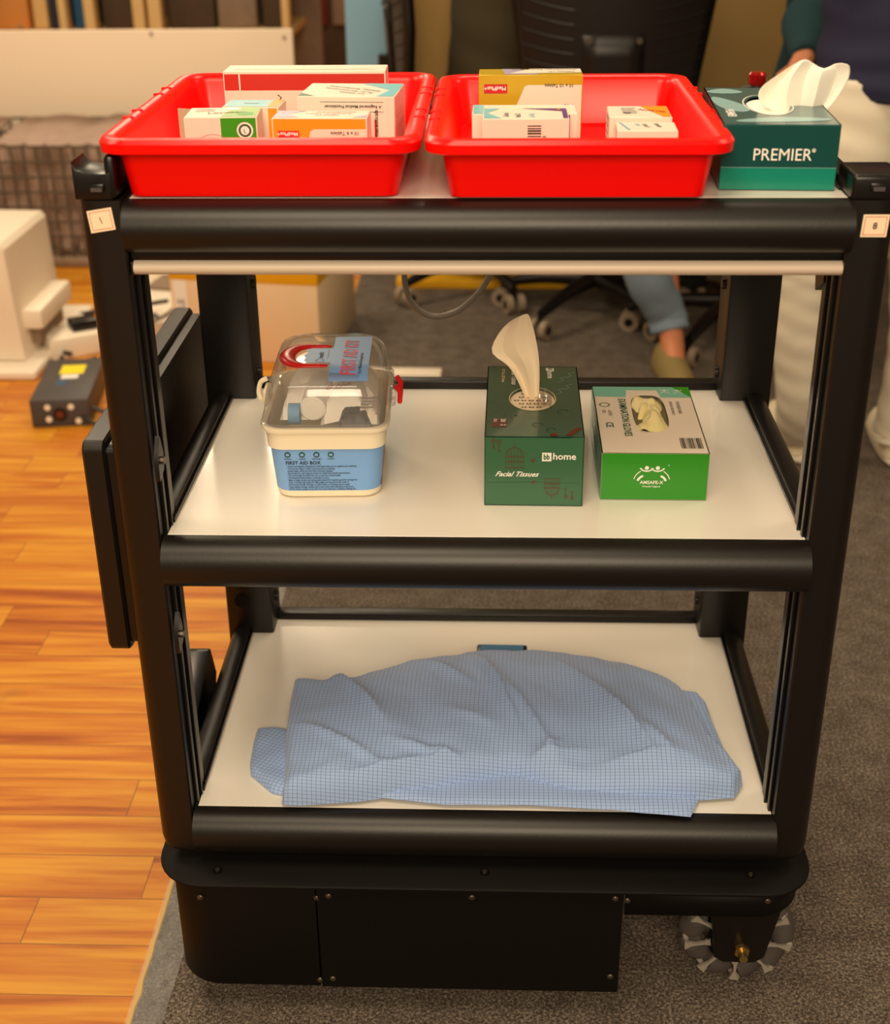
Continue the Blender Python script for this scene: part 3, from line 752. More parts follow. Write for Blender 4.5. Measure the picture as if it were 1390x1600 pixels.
mbox('medicine_box', 'low white box with thin blue line, in front of the orange cornered box', .162, .088, .060, .046, .0465, -.03, paint=p_r2)

# ---------------------------------------------------------------- boxes with an opening in the lid
def holed_box(mb, w, d, h, hole, body, top, inner, n=40, stad=0):
    """open carton: walls, floor, and a lid with an oval cut out. hole=(cx,cy,rx,ry) measured from box middle"""
    for a in ((-w/2, -w/2+.0012, -d/2, d/2), (w/2-.0012, w/2, -d/2, d/2), (-w/2, w/2, -d/2, -d/2+.0012), (-w/2, w/2, d/2-.0012, d/2)):
        mb.box(*a, 0, h, body)
    mb.box(-w/2, w/2, -d/2, d/2, 0, .001, body)
    cx, cy, rx, ry = hole
    def inn(a):
        e = 2.0 if not stad else stad
        c, s = math.cos(a), math.sin(a)
        return (cx+rx*math.copysign(abs(c)**(2/e), c), cy+ry*math.copysign(abs(s)**(2/e), s))
    angs = [2*PI*i/n for i in range(n)]+[math.atan2(sy*d/2-cy, sx*w/2-cx) % (2*PI) for sx in (1, -1) for sy in (1, -1)]
    angs = sorted(set(round(a, 5) for a in angs))
    def outp(a):
        c, s = math.cos(a), math.sin(a); t = 1e9
        if c > 1e-9: t = min(t, (w/2-cx)/c)
        if c < -1e-9: t = min(t, (-w/2-cx)/c)
        if s > 1e-9: t = min(t, (d/2-cy)/s)
        if s < -1e-9: t = min(t, (-d/2-cy)/s)
        return (cx+c*t, cy+s*t)
    O = [outp(a) for a in angs]; I = [inn(a) for a in angs]
    def ring(P, z): return [(p[0], p[1], z) for p in P]
    mb.loft([ring(O, h), ring(I, h), ring(I, h-.0012), ring(O, h-.0012), ring(O, h)], top, False, False)
    mb.prism([(p[0]*1.0, p[1]*1.0) for p in I], 'Z', h*.93, h*.94, inner)
    return mb

def sheet(parent, name, rows, mat_, thick=.0005, sub=2, wr=.0):
    mb = MB(); R = []
    for i, r in enumerate(rows):
        R.append([Vector(p) for p in r])
    mb.grid(R, mat_)
    return mb.build(name, parent, world=True, solid=thick, sub=sub)
def uw(root, v):  # world point into a turned thing's own frame
    return (Matrix.Translation(root.location) @ root.rotation_euler.to_matrix().to_4x4()).inverted() @ Vector(v)
def sheet_l(root, name, rows, mat_, thick=.0005, sub=2):
    mb = MB(); mb.grid([[uw(root, p) for p in r] for r in rows], mat_)
    return mb.build(name, root, solid=thick, sub=sub)

# teal tissue box on the top shelf
W, D, H = .112, .215, .063
rz = -.045
fl = at(1122, 297, z=Z1)
c0 = Vector((fl.x, fl.y, Z1))+Matrix.Rotation(rz, 3, 'Z') @ Vector((W/2, D/2, 0))
t = thing('tissue_box', 'dark teal tissue box with a white tissue, right end of the top shelf', 'tissue box', (c0.x, c0.y, Z1+.0005), rz)
mb = MB(); holed_box(mb, W, D, H, (0, 0, .022, .055), 'premier', 'premier_top', 'tissue')
mb.frame((-W/2, -D/2, 0), (1, 0, 0), (0, 0, 1)); mb.rect(.0005, .0005, W-.0005, .022, 'premier_low', .0002); mb.line([(.0005, .022), (W-.0005, .022)], .0004, 'premier_pale', .0004)
mb.text('PREMIER', .030, .029, .0165, 'white_ink', sx=.92, bold=-1); mb.text('®', .0865, .037, .005, 'white_ink')
mb.frame((-W/2, -D/2, H), (1, 0, 0), (0, 1, 0))
def petal(cx, cy, rx, ry, rot, m, lift):
    pts = []
    for i in range(28):
        a = 2*PI*i/28; x, y = rx*math.cos(a)*(1-.35*math.sin(a)), ry*math.sin(a)
        X, Y_ = cx+x*math.cos(rot)-y*math.sin(rot), cy+x*math.sin(rot)+y*math.cos(rot)
        # keep clear of the opening
        dx, dy = (X-W/2)/.0225, (Y_-D/2)/.0555; q = math.hypot(dx, dy)
        if q < 1.02: X, Y_ = W/2+dx/q*.023, D/2+dy/q*.0566
        pts.append((min(max(X, .001), W-.001), min(max(Y_, .001), D-.001)))
    mb.poly(pts, m, lift)
petal(.016, .11, .013, .045, .25, 'premier_pale', .0003); petal(.060, .026, .045, .013, .12, 'premier_pale', .0003); petal(.02, .19, .018, .016, 0, 'premier_pale', .0003)
mb.text('PREMIER', .009, .078, .012, 'white_ink', rot=-PI/2, sx=.9)
mb.arc(W/2, D/2, .0245, 0, 2*PI, .0012, 'white_ink', ry=.0575, n=40)
mb.build('printed_carton', t)
def prow(y, zs, pts): return [tuple(at(px, py, y=y+dy)) for px, py, dy in pts]
ty = .125
rows = [prow(ty, 0, [(1236, 190, .0), (1240, 190, .01), (1246, 191, .0), (1252, 190, .012), (1258, 190, .0), (1264, 189, .012), (1270, 188, .002)]),
        prow(ty, 0, [(1205, 174, -.004), (1218, 180, .016), (1234, 184, -.004), (1250, 184, .012), (1264, 184, -.004), (1278, 180, .014), (1290, 174, .004)]),
        prow(ty, 0, [(1182, 158, .0), (1203, 164, .022), (1226, 166, -.006), (1250, 166, .014), (1270, 164, -.008), (1292, 160, .016), (1306, 156, .006)]),
        prow(ty, 0, [(1183, 143, .0), (1206, 142, .02), (1230, 143, -.008), (1254, 142, .016), (1276, 140, -.008), (1300, 138, .018), (1320, 136, .006)]),
        prow(ty, 0, [(1190, 133, .0), (1212, 126, .018), (1234, 121, -.006), (1258, 120, .018), (1280, 122, -.008), (1306, 118, .016), (1329, 120, .006)]),
        prow(ty, 0, [(1214, 117, .004), (1230, 110, .016), (1246, 104, -.002), (1264, 104, .018), (1286, 112, -.004), (1306, 104, .012), (1329, 107, .006)]),
        prow(ty, 0, [(1236, 102, .004), (1247, 96, .010), (1258, 90, .0), (1270, 97, .014), (1288, 112, .004), (1302, 96, .008), (1328, 99, .004)])]
sheet_l(t, 'tissue_sheet', rows, 'tissue', .0005, 1)

# dark green tissue box on the middle shelf
W, D, H = .112, .225, .0855
fl = at(758, 790, z=Z2)
t = thing('tissue_box', 'forest green tissue box with a tan tissue sticking up, centre of the middle shelf', 'tissue box', (fl.x+W/2, fl.y+D/2, Z2+.0005), -.012)
mb = MB(); hc = (-.001, .002, .0265, .036); holed_box(mb, W, D, H, hc, 'bb', 'bb_top', 'tissue_tan')
mb.frame((-W/2, -D/2, 0), (1, 0, 0), (0, 0, 1))
mb.rect(.065, .056, .0755, .0665, 'white_ink'); mb.text('bb', .0665, .0585, .0095, 'bb', bold=.0003, sx=.75, lift=.0009); mb.text('home', .0768, .0585, .0115, 'white_ink', bold=.0002)
mb.text('Facial Tissues', .012, .037, .0085, 'white_ink', shear=.5, sx=1.05)
def cage(x, y, s, m, inv=1):
    mb.arc(x, y, .009*s, 0 if inv > 0 else -PI, PI if inv > 0 else 0, .0006, m, ry=.010*s)
    for k in range(-3, 4): mb.line([(x+k*.003*s, y-inv*.012*s), (x+k*.003*s, y+inv*math.sqrt(max(0, 1-(k/3.001)**2))*.0095*s)], .0004, m)
    for q in (-.012, -.005, .0): mb.line([(x-.009*s, y+inv*q*s), (x+.009*s, y+inv*q*s)], .0006, m)
    mb.line([(x, y+inv*.010*s), (x, y+inv*.015*s)], .0006, m)
cage(.034, .061, 1.15, 'maroon'); cage(.077, .023, .95, 'maroon', -1)
def key(x, y, s, m):
    mb.arc(x, y, .002*s, 0, 2*PI, .0008, m, n=12); mb.line([(x, y-.002*s), (x, y-.011*s)], .0008, m); mb.line([(x, y-.010*s), (x+.002*s, y-.010*s)], .0008, m)
key(.010, .081, .9, 'maroon'); key(.016, .079, 1.1, 'maroon'); key(.093, .012, -1.0, 'maroon'); key(.100, .010, -.8, 'maroon')
def bird(x, y, s, m): mb.poly([(x-.003*s, y), (x, y-.001*s), (x+.0025*s, y+.0035*s), (x+.001*s, y-.0015*s), (x+.003*s, y-.001*s), (x-.001*s, y-.0035*s)], m, .0005)
bird(.055, .058, 1, 'maroon'); bird(.056, .031, 1, 'maroon'); mb.line([(.003, .029), (.06, .030), (.108, .029)], .0003, 'bb_dark')
mb.frame((-W/2, -D/2, H), (1, 0, 0), (0, 1, 0))
mb.text('Facial Tissues', .030, D-.010, .010, 'white_ink', rot=-PI/2, shear=.5); mb.text('100 Pulls  200 Sheets', .018, D-.010, .0055, 'cream_ink', rot=-PI/2, bold=.0001)
mb.rect(.073, D-.0155, .083, D-.0055, 'white_ink'); mb.text('bb', .076, D-.007, .009, 'bb_top', rot=-PI/2, sx=.7, lift=.0009); mb.text('home', .0745, D-.0175, .011, 'white_ink', rot=-PI/2)
mb.rect(.008, .027, .016, .052, 'maroon'); mb.rect(.017, .027, .025, .052, 'maroon'); mb.text('200', .018, .050, .008, 'white_ink', rot=-PI/2, lift=.0009, sx=.8); mb.text('PULLS', .010, .050, .005, 'white_ink', rot=-PI/2, lift=.0009, sx=.7); mb.text('2', .018, .034, .008, 'white_ink', rot=-PI/2, lift=.0009)
cage(.035, .062, .1, 'bb_dark')
for (x, y) in ((.088, .17), (.094, .145), (.085, .13), (.098, .185)):
    mb.line([(x, y), (x+.006, y+.006), (x+.002, y+.014), (x+.01, y+.018)], .0007, 'premier_pale')
mb.text('leaf', .083, .058, .0, 'ink') if False else None
for (x, y, r) in ((.06, .035, .006), (.075, .02, .005), (.09, .075, .006)): mb.arc(x, y, r, 0, 4.5, .0008, 'bb_dark', n=16)
mb.poly([(.090, .004), (.098, .004), (.110, .026), (.104, .028)], 'maroon', .0006); mb.disc(.078, .006, .0045, 'maroon', .0006)
mb.arc(W/2+hc[0], D/2+hc[1], .0275, 0, 2*PI, .0012, 'cream_ink', ry=.0375, n=40)
mb.build('printed_carton', t)
# printed film window round the slot
mb = MB(); mb.frame((hc[0], hc[1], H-.0022), (1, 0, 0), (0, 1, 0)); mb.disc(0, 0, .0264, 'tissue_tan', 0, 36, .0359)
for i in range(6):
    for j in range(7):
        x, y = (i-2.5)*.0088+(j % 2)*.003, (j-3)*.0105
        if (x/.022)**2+(y/.031)**2 < 1: mb.rect(x-.003, y-.0018, x+.003, y+.0018, 'brown_dark', .0003); mb.rect(x-.0012, y-.001, x+.0014, y+.001, 'tissue_tan', .0005)
mb.build('printed_film', t, smooth=0)
rows = []
random.seed(12)
for k in range(7):
    rows.append([(hc[0]+.006+.0028*j, hc[1]-.028+.0092*k*1.0+.003*random.uniform(-1, 1), H-.001+.004*random.random()+(.004 if j in (2, 4) else 0)) for j in range(7)])
mb = MB(); mb.grid(rows, 'film'); mb.build('torn_film', t, sub=1)
ty = .198
rows = [prow(ty, 0, [(831, 652, .0), (833, 652, .004), (835, 653, .0), (837, 652, .006), (839, 651, 0)]),
        prow(ty, 0, [(816, 610, .0), (823, 610, .012), (830, 611, -.004), (837, 610, .010), (843, 607, 0)]),
        prow(ty, 0, [(800, 578, .0), (812, 580, .014), (824, 580, -.006), (835, 580, .010), (843, 575, 0)]),
        prow(ty, 0, [(786, 565, .004), (801, 564, .012), (816, 562, -.008), (832, 560, .010), (842, 553, 0)]),
        prow(ty, 0, [(763, 554, .008), (784, 551, .012), (806, 547, -.006), (824, 542, .010), (838, 532, 0)]),
        prow(ty, 0, [(769, 534, .010), (786, 530, .012), (804, 525, -.004), (820, 521, .008), (835, 515, 0)]),
        prow(ty, 0, [(785, 510, .012), (796, 506, .010), (808, 503, -.002), (819, 502, .006), (830, 502, 0)]),
        prow(ty, 0, [(802, 498, .012), (808, 495, .008), (815, 492, .0), (820, 490, .004), (826, 489, 0)])]
sheet_l(t, 'tissue_sheet', rows, 'tissue_tan', .0005, 1)

# examination glove carton
W, D, H = .122, .208, .0585
fl = at(938, 781, z=Z2)
t = thing('glove_box', 'green and white carton of examination gloves, right of the green tissue box', 'glove box', (fl.x+W/2, fl.y+D/2, Z2+.0005), -.008)
mb = MB(); hc = (.004, .018, .021, .060); holed_box(mb, W, D, H, hc, 'card', 'card', 'hole', stad=3.2)
mb.frame((-W/2, -D/2, 0), (1, 0, 0), (0, 0, 1)); mb.rect(.0004, .0004, W-.0004, H-.0004, 'glove_green', .0002)
for s in (-1, 1):
    cx = W/2+s*.0062-.003
    mb.disc(cx, .0405, .0024, 'white_ink')
    mb.arc(cx, .044, .0085, PI+.5, 2*PI-.5, .0016, 'white_ink', ry=.0075)
    mb.arc(cx+s*.001, .0205, .0095, PI*.5-(.3 if s > 0 else -.3), PI*.5+(1.2 if s < 0 else -1.2), .0026, 'white_ink', ry=.0105)
mb.text('AMSAFE-X', W/2-.003, .0205, .0058, 'white_ink', align='CENTER'); mb.text('Honestly Hygienic', W/2-.003, .0165, .0028, 'white_ink', align='CENTER')
mb.arc(W/2-.003, .024, .0205, PI*.72, PI*.95, .001, 'white_ink', ry=.016); mb.arc(W/2-.003, .024, .0205, PI*.05, PI*.28, .001, 'white_ink', ry=.016)
mb.disc(W/2+.0155, .044, .0012, 'mint')
mb.frame((-W/2, -D/2, H), (1, 0, 0), (0, 1, 0))
mb.poly([(.0006, D-.0006), (.0006, D-.034), (.04, D-.036), (.042, D-.012), (.08, D-.012), (.0835, D-.036), (W-.0006, D-.036), (W-.0006, D-.0006)], 'mint', .0003)
mb.poly([(.10, D-.0006), (W-.0006, D-.0006), (W-.0006, D-.036)], 'green', .0005)
for s in (-1, 1): mb.disc(.098+s*.008, D-.013, .0018, 'white_ink', .0007); mb.arc(.098+s*.008, D-.010, .006, PI+.4, 2*PI-.4, .0012, 'white_ink', .0007); mb.arc(.098+s*.008, D-.027, .007, .6, PI-.6, .0012, 'white_ink', .0007)
mb.text('EXAMINATION GLOVES', .030, D-.042, .0125, 'dkgreen', rot=-PI/2, sx=.88, bold=.0002)
mb.arc(.012, D-.062, .006, 0, 2*PI, .0014, 'dkgreen'); mb.text('CE', .010, D-.118, .0125, 'dkgreen', rot=-PI/2, bold=.0002); mb.text('LATEX', .015, D-.080, .006, 'ink_soft', rot=-PI/2); mb.text('ISO', .008, D-.080, .006, 'ink_soft', rot=-PI/2)
mb.text('POWDER FREE', .100, D-.05, .006, 'ink_soft', rot=-PI/2)
mb.text('(SINGLE USE ONLY)', .092, D-.05, .005, 'ink_soft', rot=-PI/2)
yy = .012
for k in range(15):
    wd = random.choice((.0008, .0014, .0020)); mb.rect(.092+k*.0017, .014, .092+k*.0017+wd*.6, .044, 'ink', .0006)
mb.frame((-W/2, D/2, 0), (0, -1, 0), (0, 0, 1)); mb.rect(.001, .001, D-.001, H-.001, 'mint', .0003); mb.text('EXAMINATION GLOVES', .02, .02, .011, 'dkgreen')
mb.build('printed_carton', t)
# crumpled gloves filling the opening
mb = MB(); rows = []
for i in range(34):
    r = []
    for j in range(16):
        u, v = j/15*2-1, i/33*2-1
        x, y = hc[0]+u*.0205, hc[1]+v*.058
        z = H-.001+.012*noise.noise(Vector((x*60+4, y*26+1, 2)))+.004*abs(noise.noise(Vector((x*150, y*60, 7))))-.010*max(0, v-.55)
        z += .006*(1-u*u)*(1-v*v)-.006*(abs(u)**4)
        r.append((x, y, z))
    rows.append(r)
mb.grid(rows, 'glove')
for (x, y, a, l) in ((-.006, .01, .3, .05), (.006, .0, -.25, .055), (0, -.022, .9, .03), (.004, -.028, -.8, .028)):
    dx, dy = math.sin(a), math.cos(a)
    mb.tube([(hc[0]+x-dx*l/2, hc[1]+y-dy*l/2, H-.006), (hc[0]+x, hc[1]+y, H+.004), (hc[0]+x+dx*l/2, hc[1]+y+dy*l/2, H-.006)], [.003, .0052, .003], 'glove', 8, 5)
g = mb.build('latex_gloves', t, sub=1); g['label'] = 'crumpled cream latex gloves in the opening'

# ---------------------------------------------------------------- first aid kit
k0 = at(510, 781, z=Z2)
kt = thing('first_aid_kit', 'clear lidded first aid kit with a blue label, left on the middle shelf', 'first aid kit', (k0.x-.001, k0.y+.089, Z2+.0005), .035)
def kr(i, z, l=None, r=.02): return rr(.0715-i, (.095 if l is None else l)-i, r, z)
mb = MB(); mb.loft([kr(.014, 0), kr(.0115, .002), kr(.0105, .008), kr(.0065, .064), kr(.0035, .0645), kr(.0032, .070), kr(.0028, .084), kr(.0, .085), kr(-.0012, .0875), kr(-.0012, .0905), kr(.0015, .092), kr(.004, .091), kr(.006, .080), kr(.011, .010), kr(.02, .006)], 'kit_cream')
kb = mb.build('kit_base', kt)
# blue label wrapped round the lower body
mb = MB(); mb.loft([kr(.01065-.0004+(-.00007)*0, .0095), kr(.0064-.0003, .0635)], 'kit_blue', False, False)
# print on the front of the label, following its slight lean
def fr(z): return -(.095-(.0105-(z-.008)/.056*.004))
zb, zt = .0095, .0635; yb = -(.095-.01025); yt = -(.095-.0061)
up = Vector((0, yt-yb, zt-zb)).normalized()
mb.frame((-.050, yb, zb), (1, 0, 0), up)
for i in range(4):
    x = .006+i*.0165
    mb.disc(x, .0475, .0036, 'darkgreen_icon'); mb.disc(x, .0475, .0022, 'kit_blue', .0006, ry=.0018); mb.text(('Medicine', 'Hygienic', 'Lightweight', 'Portable')[i], x, .0415, .0024, 'ink', align='CENTER')
mb.text('FIRST AID BOX', .003, .0350, .0060, 'ink', bold=.00015)
T = ['* Unique and elegantly designed box with layers helps you to organize your medicines.', '* You can put a large or heavy, the bounce pile on stacking', '  handle design, where you can hold it when go camping.', '* Removable tray with separate section for small items, double tiered closure.', '* The see-through lid enables the user to spot the contents easily.', '* The attached handle makes it convenient to carry.', '* Made of highly durable and strong quality plastic for long time, good for storage box',
     '  made of durable high quality PP, light weight and long service life, made of', '  environment friendly materials, no deformation, no cracking, easy to install.', '* Large capacity storage, usually used to store items that need space in the room,', '  both for family storage and can also store local stationery, cosmetics, clothing, etc.']
for i, s_ in enumerate(T): mb.text(s_, .0035, .0315-i*.0030, .0029, 'ink', sx=.80, bold=.00006)
mb.frame((.0715-.0104, -.075, .0095), (0, 1, 0), Vector((.004, 0, .054)).normalized()); mb.poly([(.0, .0), (.05, .05), (.05, .035), (.012, 0)], 'coral', .0006)
mb.text('FIRST AID KIT', .02, .015, .012, 'coral')
lb = mb.build('printed_label', kb); lb['label'] = 'sky blue printed paper label'
# clear lid, domed
mb = MB()
LID = [(-.0005, .0925), (.000, .097), (.002, .110), (.0045, .124), (.008, .135), (.013, .142), (.021, .1465), (.034, .148)]
mb.loft([kr(i, z, r=.024) for i, z in LID]+[kr(.064, .1490, r=.006)], 'kit_clear', False, True)
mb.loft([kr(-.001, .0915), kr(-.0022, .0925), kr(-.0022, .0955), kr(-.0005, .0965)], 'kit_clear', False, False)
lid = mb.build('kit_lid', kt); lid['label'] = 'clear domed plastic lid'
# blue and red lid sticker and handle; letters run from front to back
mb = MB()
def fz(x): return .1428
KY = -.016
mb.frame((0, KY, .1505), (0, 1, 0), (-1, 0, 0))      # right = towards the back, up = towards the left
for k in range(26):
    mb.rect(-.064+k*.005, -.050, -.059+k*.005, -.006, 'kit_blue', 0)
mb.poly([(.024, -.006), (.024, .020), (.018, .026), (.010, .023), (0, .027), (-.010, .023), (-.018, .026), (-.024, .020), (-.024, -.006)], 'kit_blue', 0)
mb.text('FIRST AID KIT', -.055, -.035, .0235, 'coral', bold=.0003, sx=.74)
mb.text('For Medical Emergencies', -.052, -.042, .0052, 'ink', sx=1.1)
mb.text('health', -.010, .004, .008, 'ink'); mb.arc(-.018, .007, .005, .4, 5.9, .0008, 'ink', n=6); mb.line([(-.012, -.0015), (.022, -.0015)], .0005, 'ink_soft')
sk_ = mb.build('lid_sticker', lid, smooth=0)
for v in sk_.data.vertices: v.co.z -= .0095*(max(0, abs(v.co.y)-.042)/.042)**2
mb = MB()
pts = []; rs = []
for i in range(19):
    a = -PI*.5+PI*i/18
    # C shaped grip opening to the right
    pts.append((-.014-.032*max(0, math.cos(a))**.7, KY+.033*math.sin(a), .146))
pts = [(.004, KY-.032, .1455), (-.006, KY-.033, .146)]+pts[1:-1]+[(-.006, KY+.033, .146), (.004, KY+.032, .1455)]
rs = [.004]+[.0045+.0055*math.sin(PI*i/(len(pts)-3)) for i in range(len(pts)-2)]+[.003]
mb.tube(pts, rs, 'kit_red', 10); h_ = mb.build('carry_handle', lid, sub=1)
for v in h_.data.vertices: v.co.z = .1500+(v.co.z-.146)*.45
for s, nm in ((1, 'kit_red'), (-1, 'kit_cream')):
    mb = MB(); y0 = .0 if s > 0 else -.0
    mb.box(min(s*.0712, s*.078), max(s*.0712, s*.078), y0-.016, y0+.016, .086, .106, 'kit_clear' if s > 0 else 'kit_cream', bev=.002)
    if s > 0:
        mb.tube([(.079, -.015, .112), (.0835, -.015, .104), (.083, -.015, .092), (.083, .015, .092), (.0835, .015, .104), (.079, .015, .112)], .0032, 'kit_red', 8)
    else:
        mb.tube([(-.075, .012, .112), (-.083, .010, .108), (-.084, -.004, .100), (-.080, -.014, .094)], .003, 'kit_cream', 8, 4)
    l_ = mb.build('side_latch', kt); l_['label'] = 'red clip on the right side' if s > 0 else 'cream clip on the left side'
# contents
def inside(name, label, cat, fn):
    t_ = thing(name, label, cat, kt.location, .035, 'supplies inside the first aid kit'); mb = MB(); fn(mb); mb.build('wrap', t_); return t_
def crump(mb, cx, cy, cz, w, d, h, m, seed, tx=0):
    rows = []
    for i in range(12):
        r = []
        for j in range(12):
            u, v = j/11*2-1, i/11*2-1; q = max(0, 1-max(abs(u), abs(v))**4)
            r.append((cx+u*w, cy+v*d, cz+h*q+.007*q*noise.noise(Vector((u*2.2+seed, v*2.2, seed)))+tx*u))
        rows.append(r)
    mb.grid(rows, m)
inside('gauze_packet', 'white paper gauze packet with red print, inside the clear lidded kit', 'packet', lambda mb: (crump(mb, .018, -.020, .085, .026, .035, .030, 'gauze', 3, .006), mb.frame((.0, -.045, .119), (1, .2, .1), (-.2, 1, .15)), [mb.line([(.006*i, 0), (.006*i+.003, .006), (.006*i+.005, 0)], .0014, 'coral', .001) for i in range(5)]))
inside('bandage_roll', 'rolled cream bandage inside the clear lidded kit, left of the packet', 'bandage', lambda mb: [mb.cyl((-.016, -.055, .100), (-.012, .02, .104), .015-.002*k, 'gauze', 24) for k in range(1)]+[mb.cyl((-.016, -.057-.0005*k, .100), (-.016, -.0555, .100), .013-.003*k, 'gauze', 20) for k in range(3)])
inside('blue_tape_roll', 'small pale blue tape roll inside the clear lidded kit, at its left', 'tape roll', lambda mb: mb.cyl((-.043, -.06, .096), (-.030, -.06, .096), .012, 'bandage_blue', 24))
inside('silver_packet', 'grey foil packet inside the clear lidded kit, towards its front right', 'packet', lambda mb: crump(mb, .034, -.062, .085, .020, .018, .016, 'charger', 8))
inside('tablet_strip', 'printed white tablet strip at the front right corner inside the clear lidded kit', 'tablet strip', lambda mb: (crump(mb, .048, -.045, .088, .013, .030, .016, 'card', 11), [mb.box(.040, .055, -.065+k*.009, -.064+k*.009, .1045, .1055, 'ink_soft') for k in range(4)]))
inside('paper_leaflet', 'folded paper leaflet filling the back of the clear lidded kit', 'leaflet', lambda mb: (crump(mb, .0, .045, .084, .055, .040, .030, 'gauze', 21), crump(mb, -.035, .0, .084, .02, .05, .022, 'gauze', 25)))

# ---------------------------------------------------------------- folded cloth on the bottom shelf
def resample(P, n):
    P = [Vector(p) for p in P]; L = [0]
    for a, b in zip(P, P[1:]): L.append(L[-1]+(b-a).length)
    out = []; k = 0
    for i in range(n):
        t = L[-1]*i/(n-1)
        while k < len(P)-2 and L[k+1] < t: k += 1
        q = (t-L[k])/max(1e-9, L[k+1]-L[k]); out.append(P[k].lerp(P[k+1], q))
    return out
def smoothp(P, it=2):
    for _ in range(it):
        P = [P[0]]+[(P[i-1]+P[i]*2+P[i+1])/4 for i in range(1, len(P)-1)]+[P[-1]]
    return P
def cloth_layer(mb, bottom, top, left, right, z0, hf, nu=90, nv=60, rot=0, uvo=(0, 0)):
    B = smoothp(resample(bottom, nu)); T_ = smoothp(resample(top, nu)); Lf = smoothp(resample(left, nv)); Rt = smoothp(resample(right, nv))
    rows = []; uvs = []
    for i in range(nv):
        v = i/(nv-1); r = []; ur = []
        for j in range(nu):
            u = j/(nu-1)
            p = B[j]*(1-v)+T_[j]*v+Lf[i]*(1-u)+Rt[i]*u-(B[0]*(1-u)*(1-v)+B[-1]*u*(1-v)+T_[0]*(1-u)*v+T_[-1]*u*v)
            zz = z0+hf(u, v, p)
            r.append((p.x, p.y, zz)); ur.append((p.x*math.cos(rot)-p.y*math.sin(rot)+uvo[0], p.x*math.sin(rot)+p.y*math.cos(rot)*1.05+uvo[1]+zz*.9))
        rows.append(r); uvs.append(ur)
    mb.grid(rows, 'check', uvs)
def edge(u, v, a=.03, b=.05, p=.5):
    e = min(u/a, (1-u)/a, v/b, (1-v)/b, 1); return (1-(1-max(e, 0))**2)**p
CZ = Z3+.001
def G(px, py, z=CZ): return at(px, py, z=z)
ct = thing('folded_cloth', 'pale blue finely checked cloth folded loosely across the bottom shelf', 'cloth', (-.01, .12, Z3))
mb = MB()
# lower sheet: peeps out in front and hangs over the shelf edge at the right
def h_low(u, v, p): return .004+.006*edge(u, v, .02, .2)+.002*noise.noise(Vector((p.x*20, p.y*30, 1)))
low_b = [G(560, 1250), G(700, 1264), G(830, 1264), G(960, 1272)+Vector((0, 0, 0)), G(1078, 1283, CZ)]
cloth_layer(mb, low_b, [G(560, 1190), G(800, 1190), G(1105, 1200)], [G(560, 1250), G(560, 1190)], [G(1078, 1283), G(1090, 1258), G(1105, 1200)], CZ, lambda u, v, p: h_low(u, v, p)+max(0, .002), 70, 24)
# left tucked tongue
cloth_layer(mb, [G(392, 1212), G(425, 1240), G(470, 1248)], [G(400, 1136, .309), G(430, 1133, .309), G(500, 1140, .309)], [G(392, 1212), G(390, 1195), G(396, 1160), G(400, 1136, .309)], [G(470, 1248), G(500, 1140, .309)], CZ, lambda u, v, p: .011*edge(u, v, .15, .12)+.002*noise.noise(Vector((p.x*40, p.y*40, 2))), 30, 30, rot=.45)
# right back layer
cloth_layer(mb, [G(1060, 1240), G(1110, 1236), G(1156, 1228)], [G(1000, 1078, .312), G(1060, 1072, .312), G(1088, 1076, .312)], [G(1060, 1240), G(1000, 1078, .312)], [G(1156, 1228), G(1134, 1180), G(1112, 1130), G(1105, 1105), G(1088, 1076, .312)], CZ, lambda u, v, p: .011*edge(u, v, .12, .08), 30, 50, rot=-.1)
# main folded body with creases
creases = [((-.25, .12), (-.10, .02), .008, .008), ((-.12, .08), (.02, .03), .010, .007), ((.02, .02), (.12, .03), .008, .006), ((.03, .20), (.10, .04), .008, .007), ((.16, .16), (.22, .04), .008, .007), ((-.17, .02), (-.02, .06), .010, .010), ((-.02, .30), (.05, .10), .014, .012), ((.05, .06), (.14, .075), .008, .014), ((.00, .035), (.10, .05), .006, .010), ((-.22, .25), (-.12, .10), .012, .010),
           ((.10, .26), (.20, .08), .010, .016), ((-.10, .27), (.0, .18), .008, .014), ((.20, .11), (.24, .05), .009, .010), ((.06, .055), (.10, .09), .006, .008), ((-.05, .14), (.02, .11), .005, .010), ((.14, .05), (.25, .06), .007, .010)]
def h_main(u, v, p):
    h = .026*edge(u, v, .02, .07, .5)
    h += .016*edge(u, v, .3, .35, 1)
    h += .009*math.exp(-((v-.5)/.3)**2)
    h += (.0090*noise.noise(Vector((p.x*8+p.y*4, p.y*6, .4)))+.0055*noise.noise(Vector((p.x*19+p.y*9, p.y*9, 3)))+.0012*noise.noise(Vector((p.x*50, p.y*40, 6))))*edge(u, v, .06, .1)
    e = edge(u, v, .05, .1)
    for (a, b, amp, wd) in creases:
        A_, B_ = Vector(a), Vector(b); d = B_-A_; q = Vector((p.x, p.y))-A_; t_ = max(0, min(1, q.dot(d)/d.length_squared)); r_ = (q-d*t_).length
        s_ = q.x*d.y-q.y*d.x
        h += e*1.25*amp*math.exp(-(r_/wd)**2)*math.sin(PI*min(max(t_*1.0, .05), .95))*(1 if s_ > 0 else .55)
    return max(h, .001)
top = [G(458, 1062, .322), G(500, 1072, .322), G(520, 1071, .322), G(560, 1062, .325), G(640, 1035, .33), G(745, 1012, .33), G(860, 1014, .33), G(985, 1033, .33), G(1035, 1056, .326), G(1062, 1078, .322)]
bot = [G(440, 1262), G(455, 1265), G(560, 1258), G(700, 1238), G(800, 1224), G(880, 1244), G(1000, 1256), G(1090, 1256), G(1146, 1252)]
lef = [G(440, 1262), G(445, 1230), G(446, 1180), G(452, 1120), G(458, 1062, .322)]
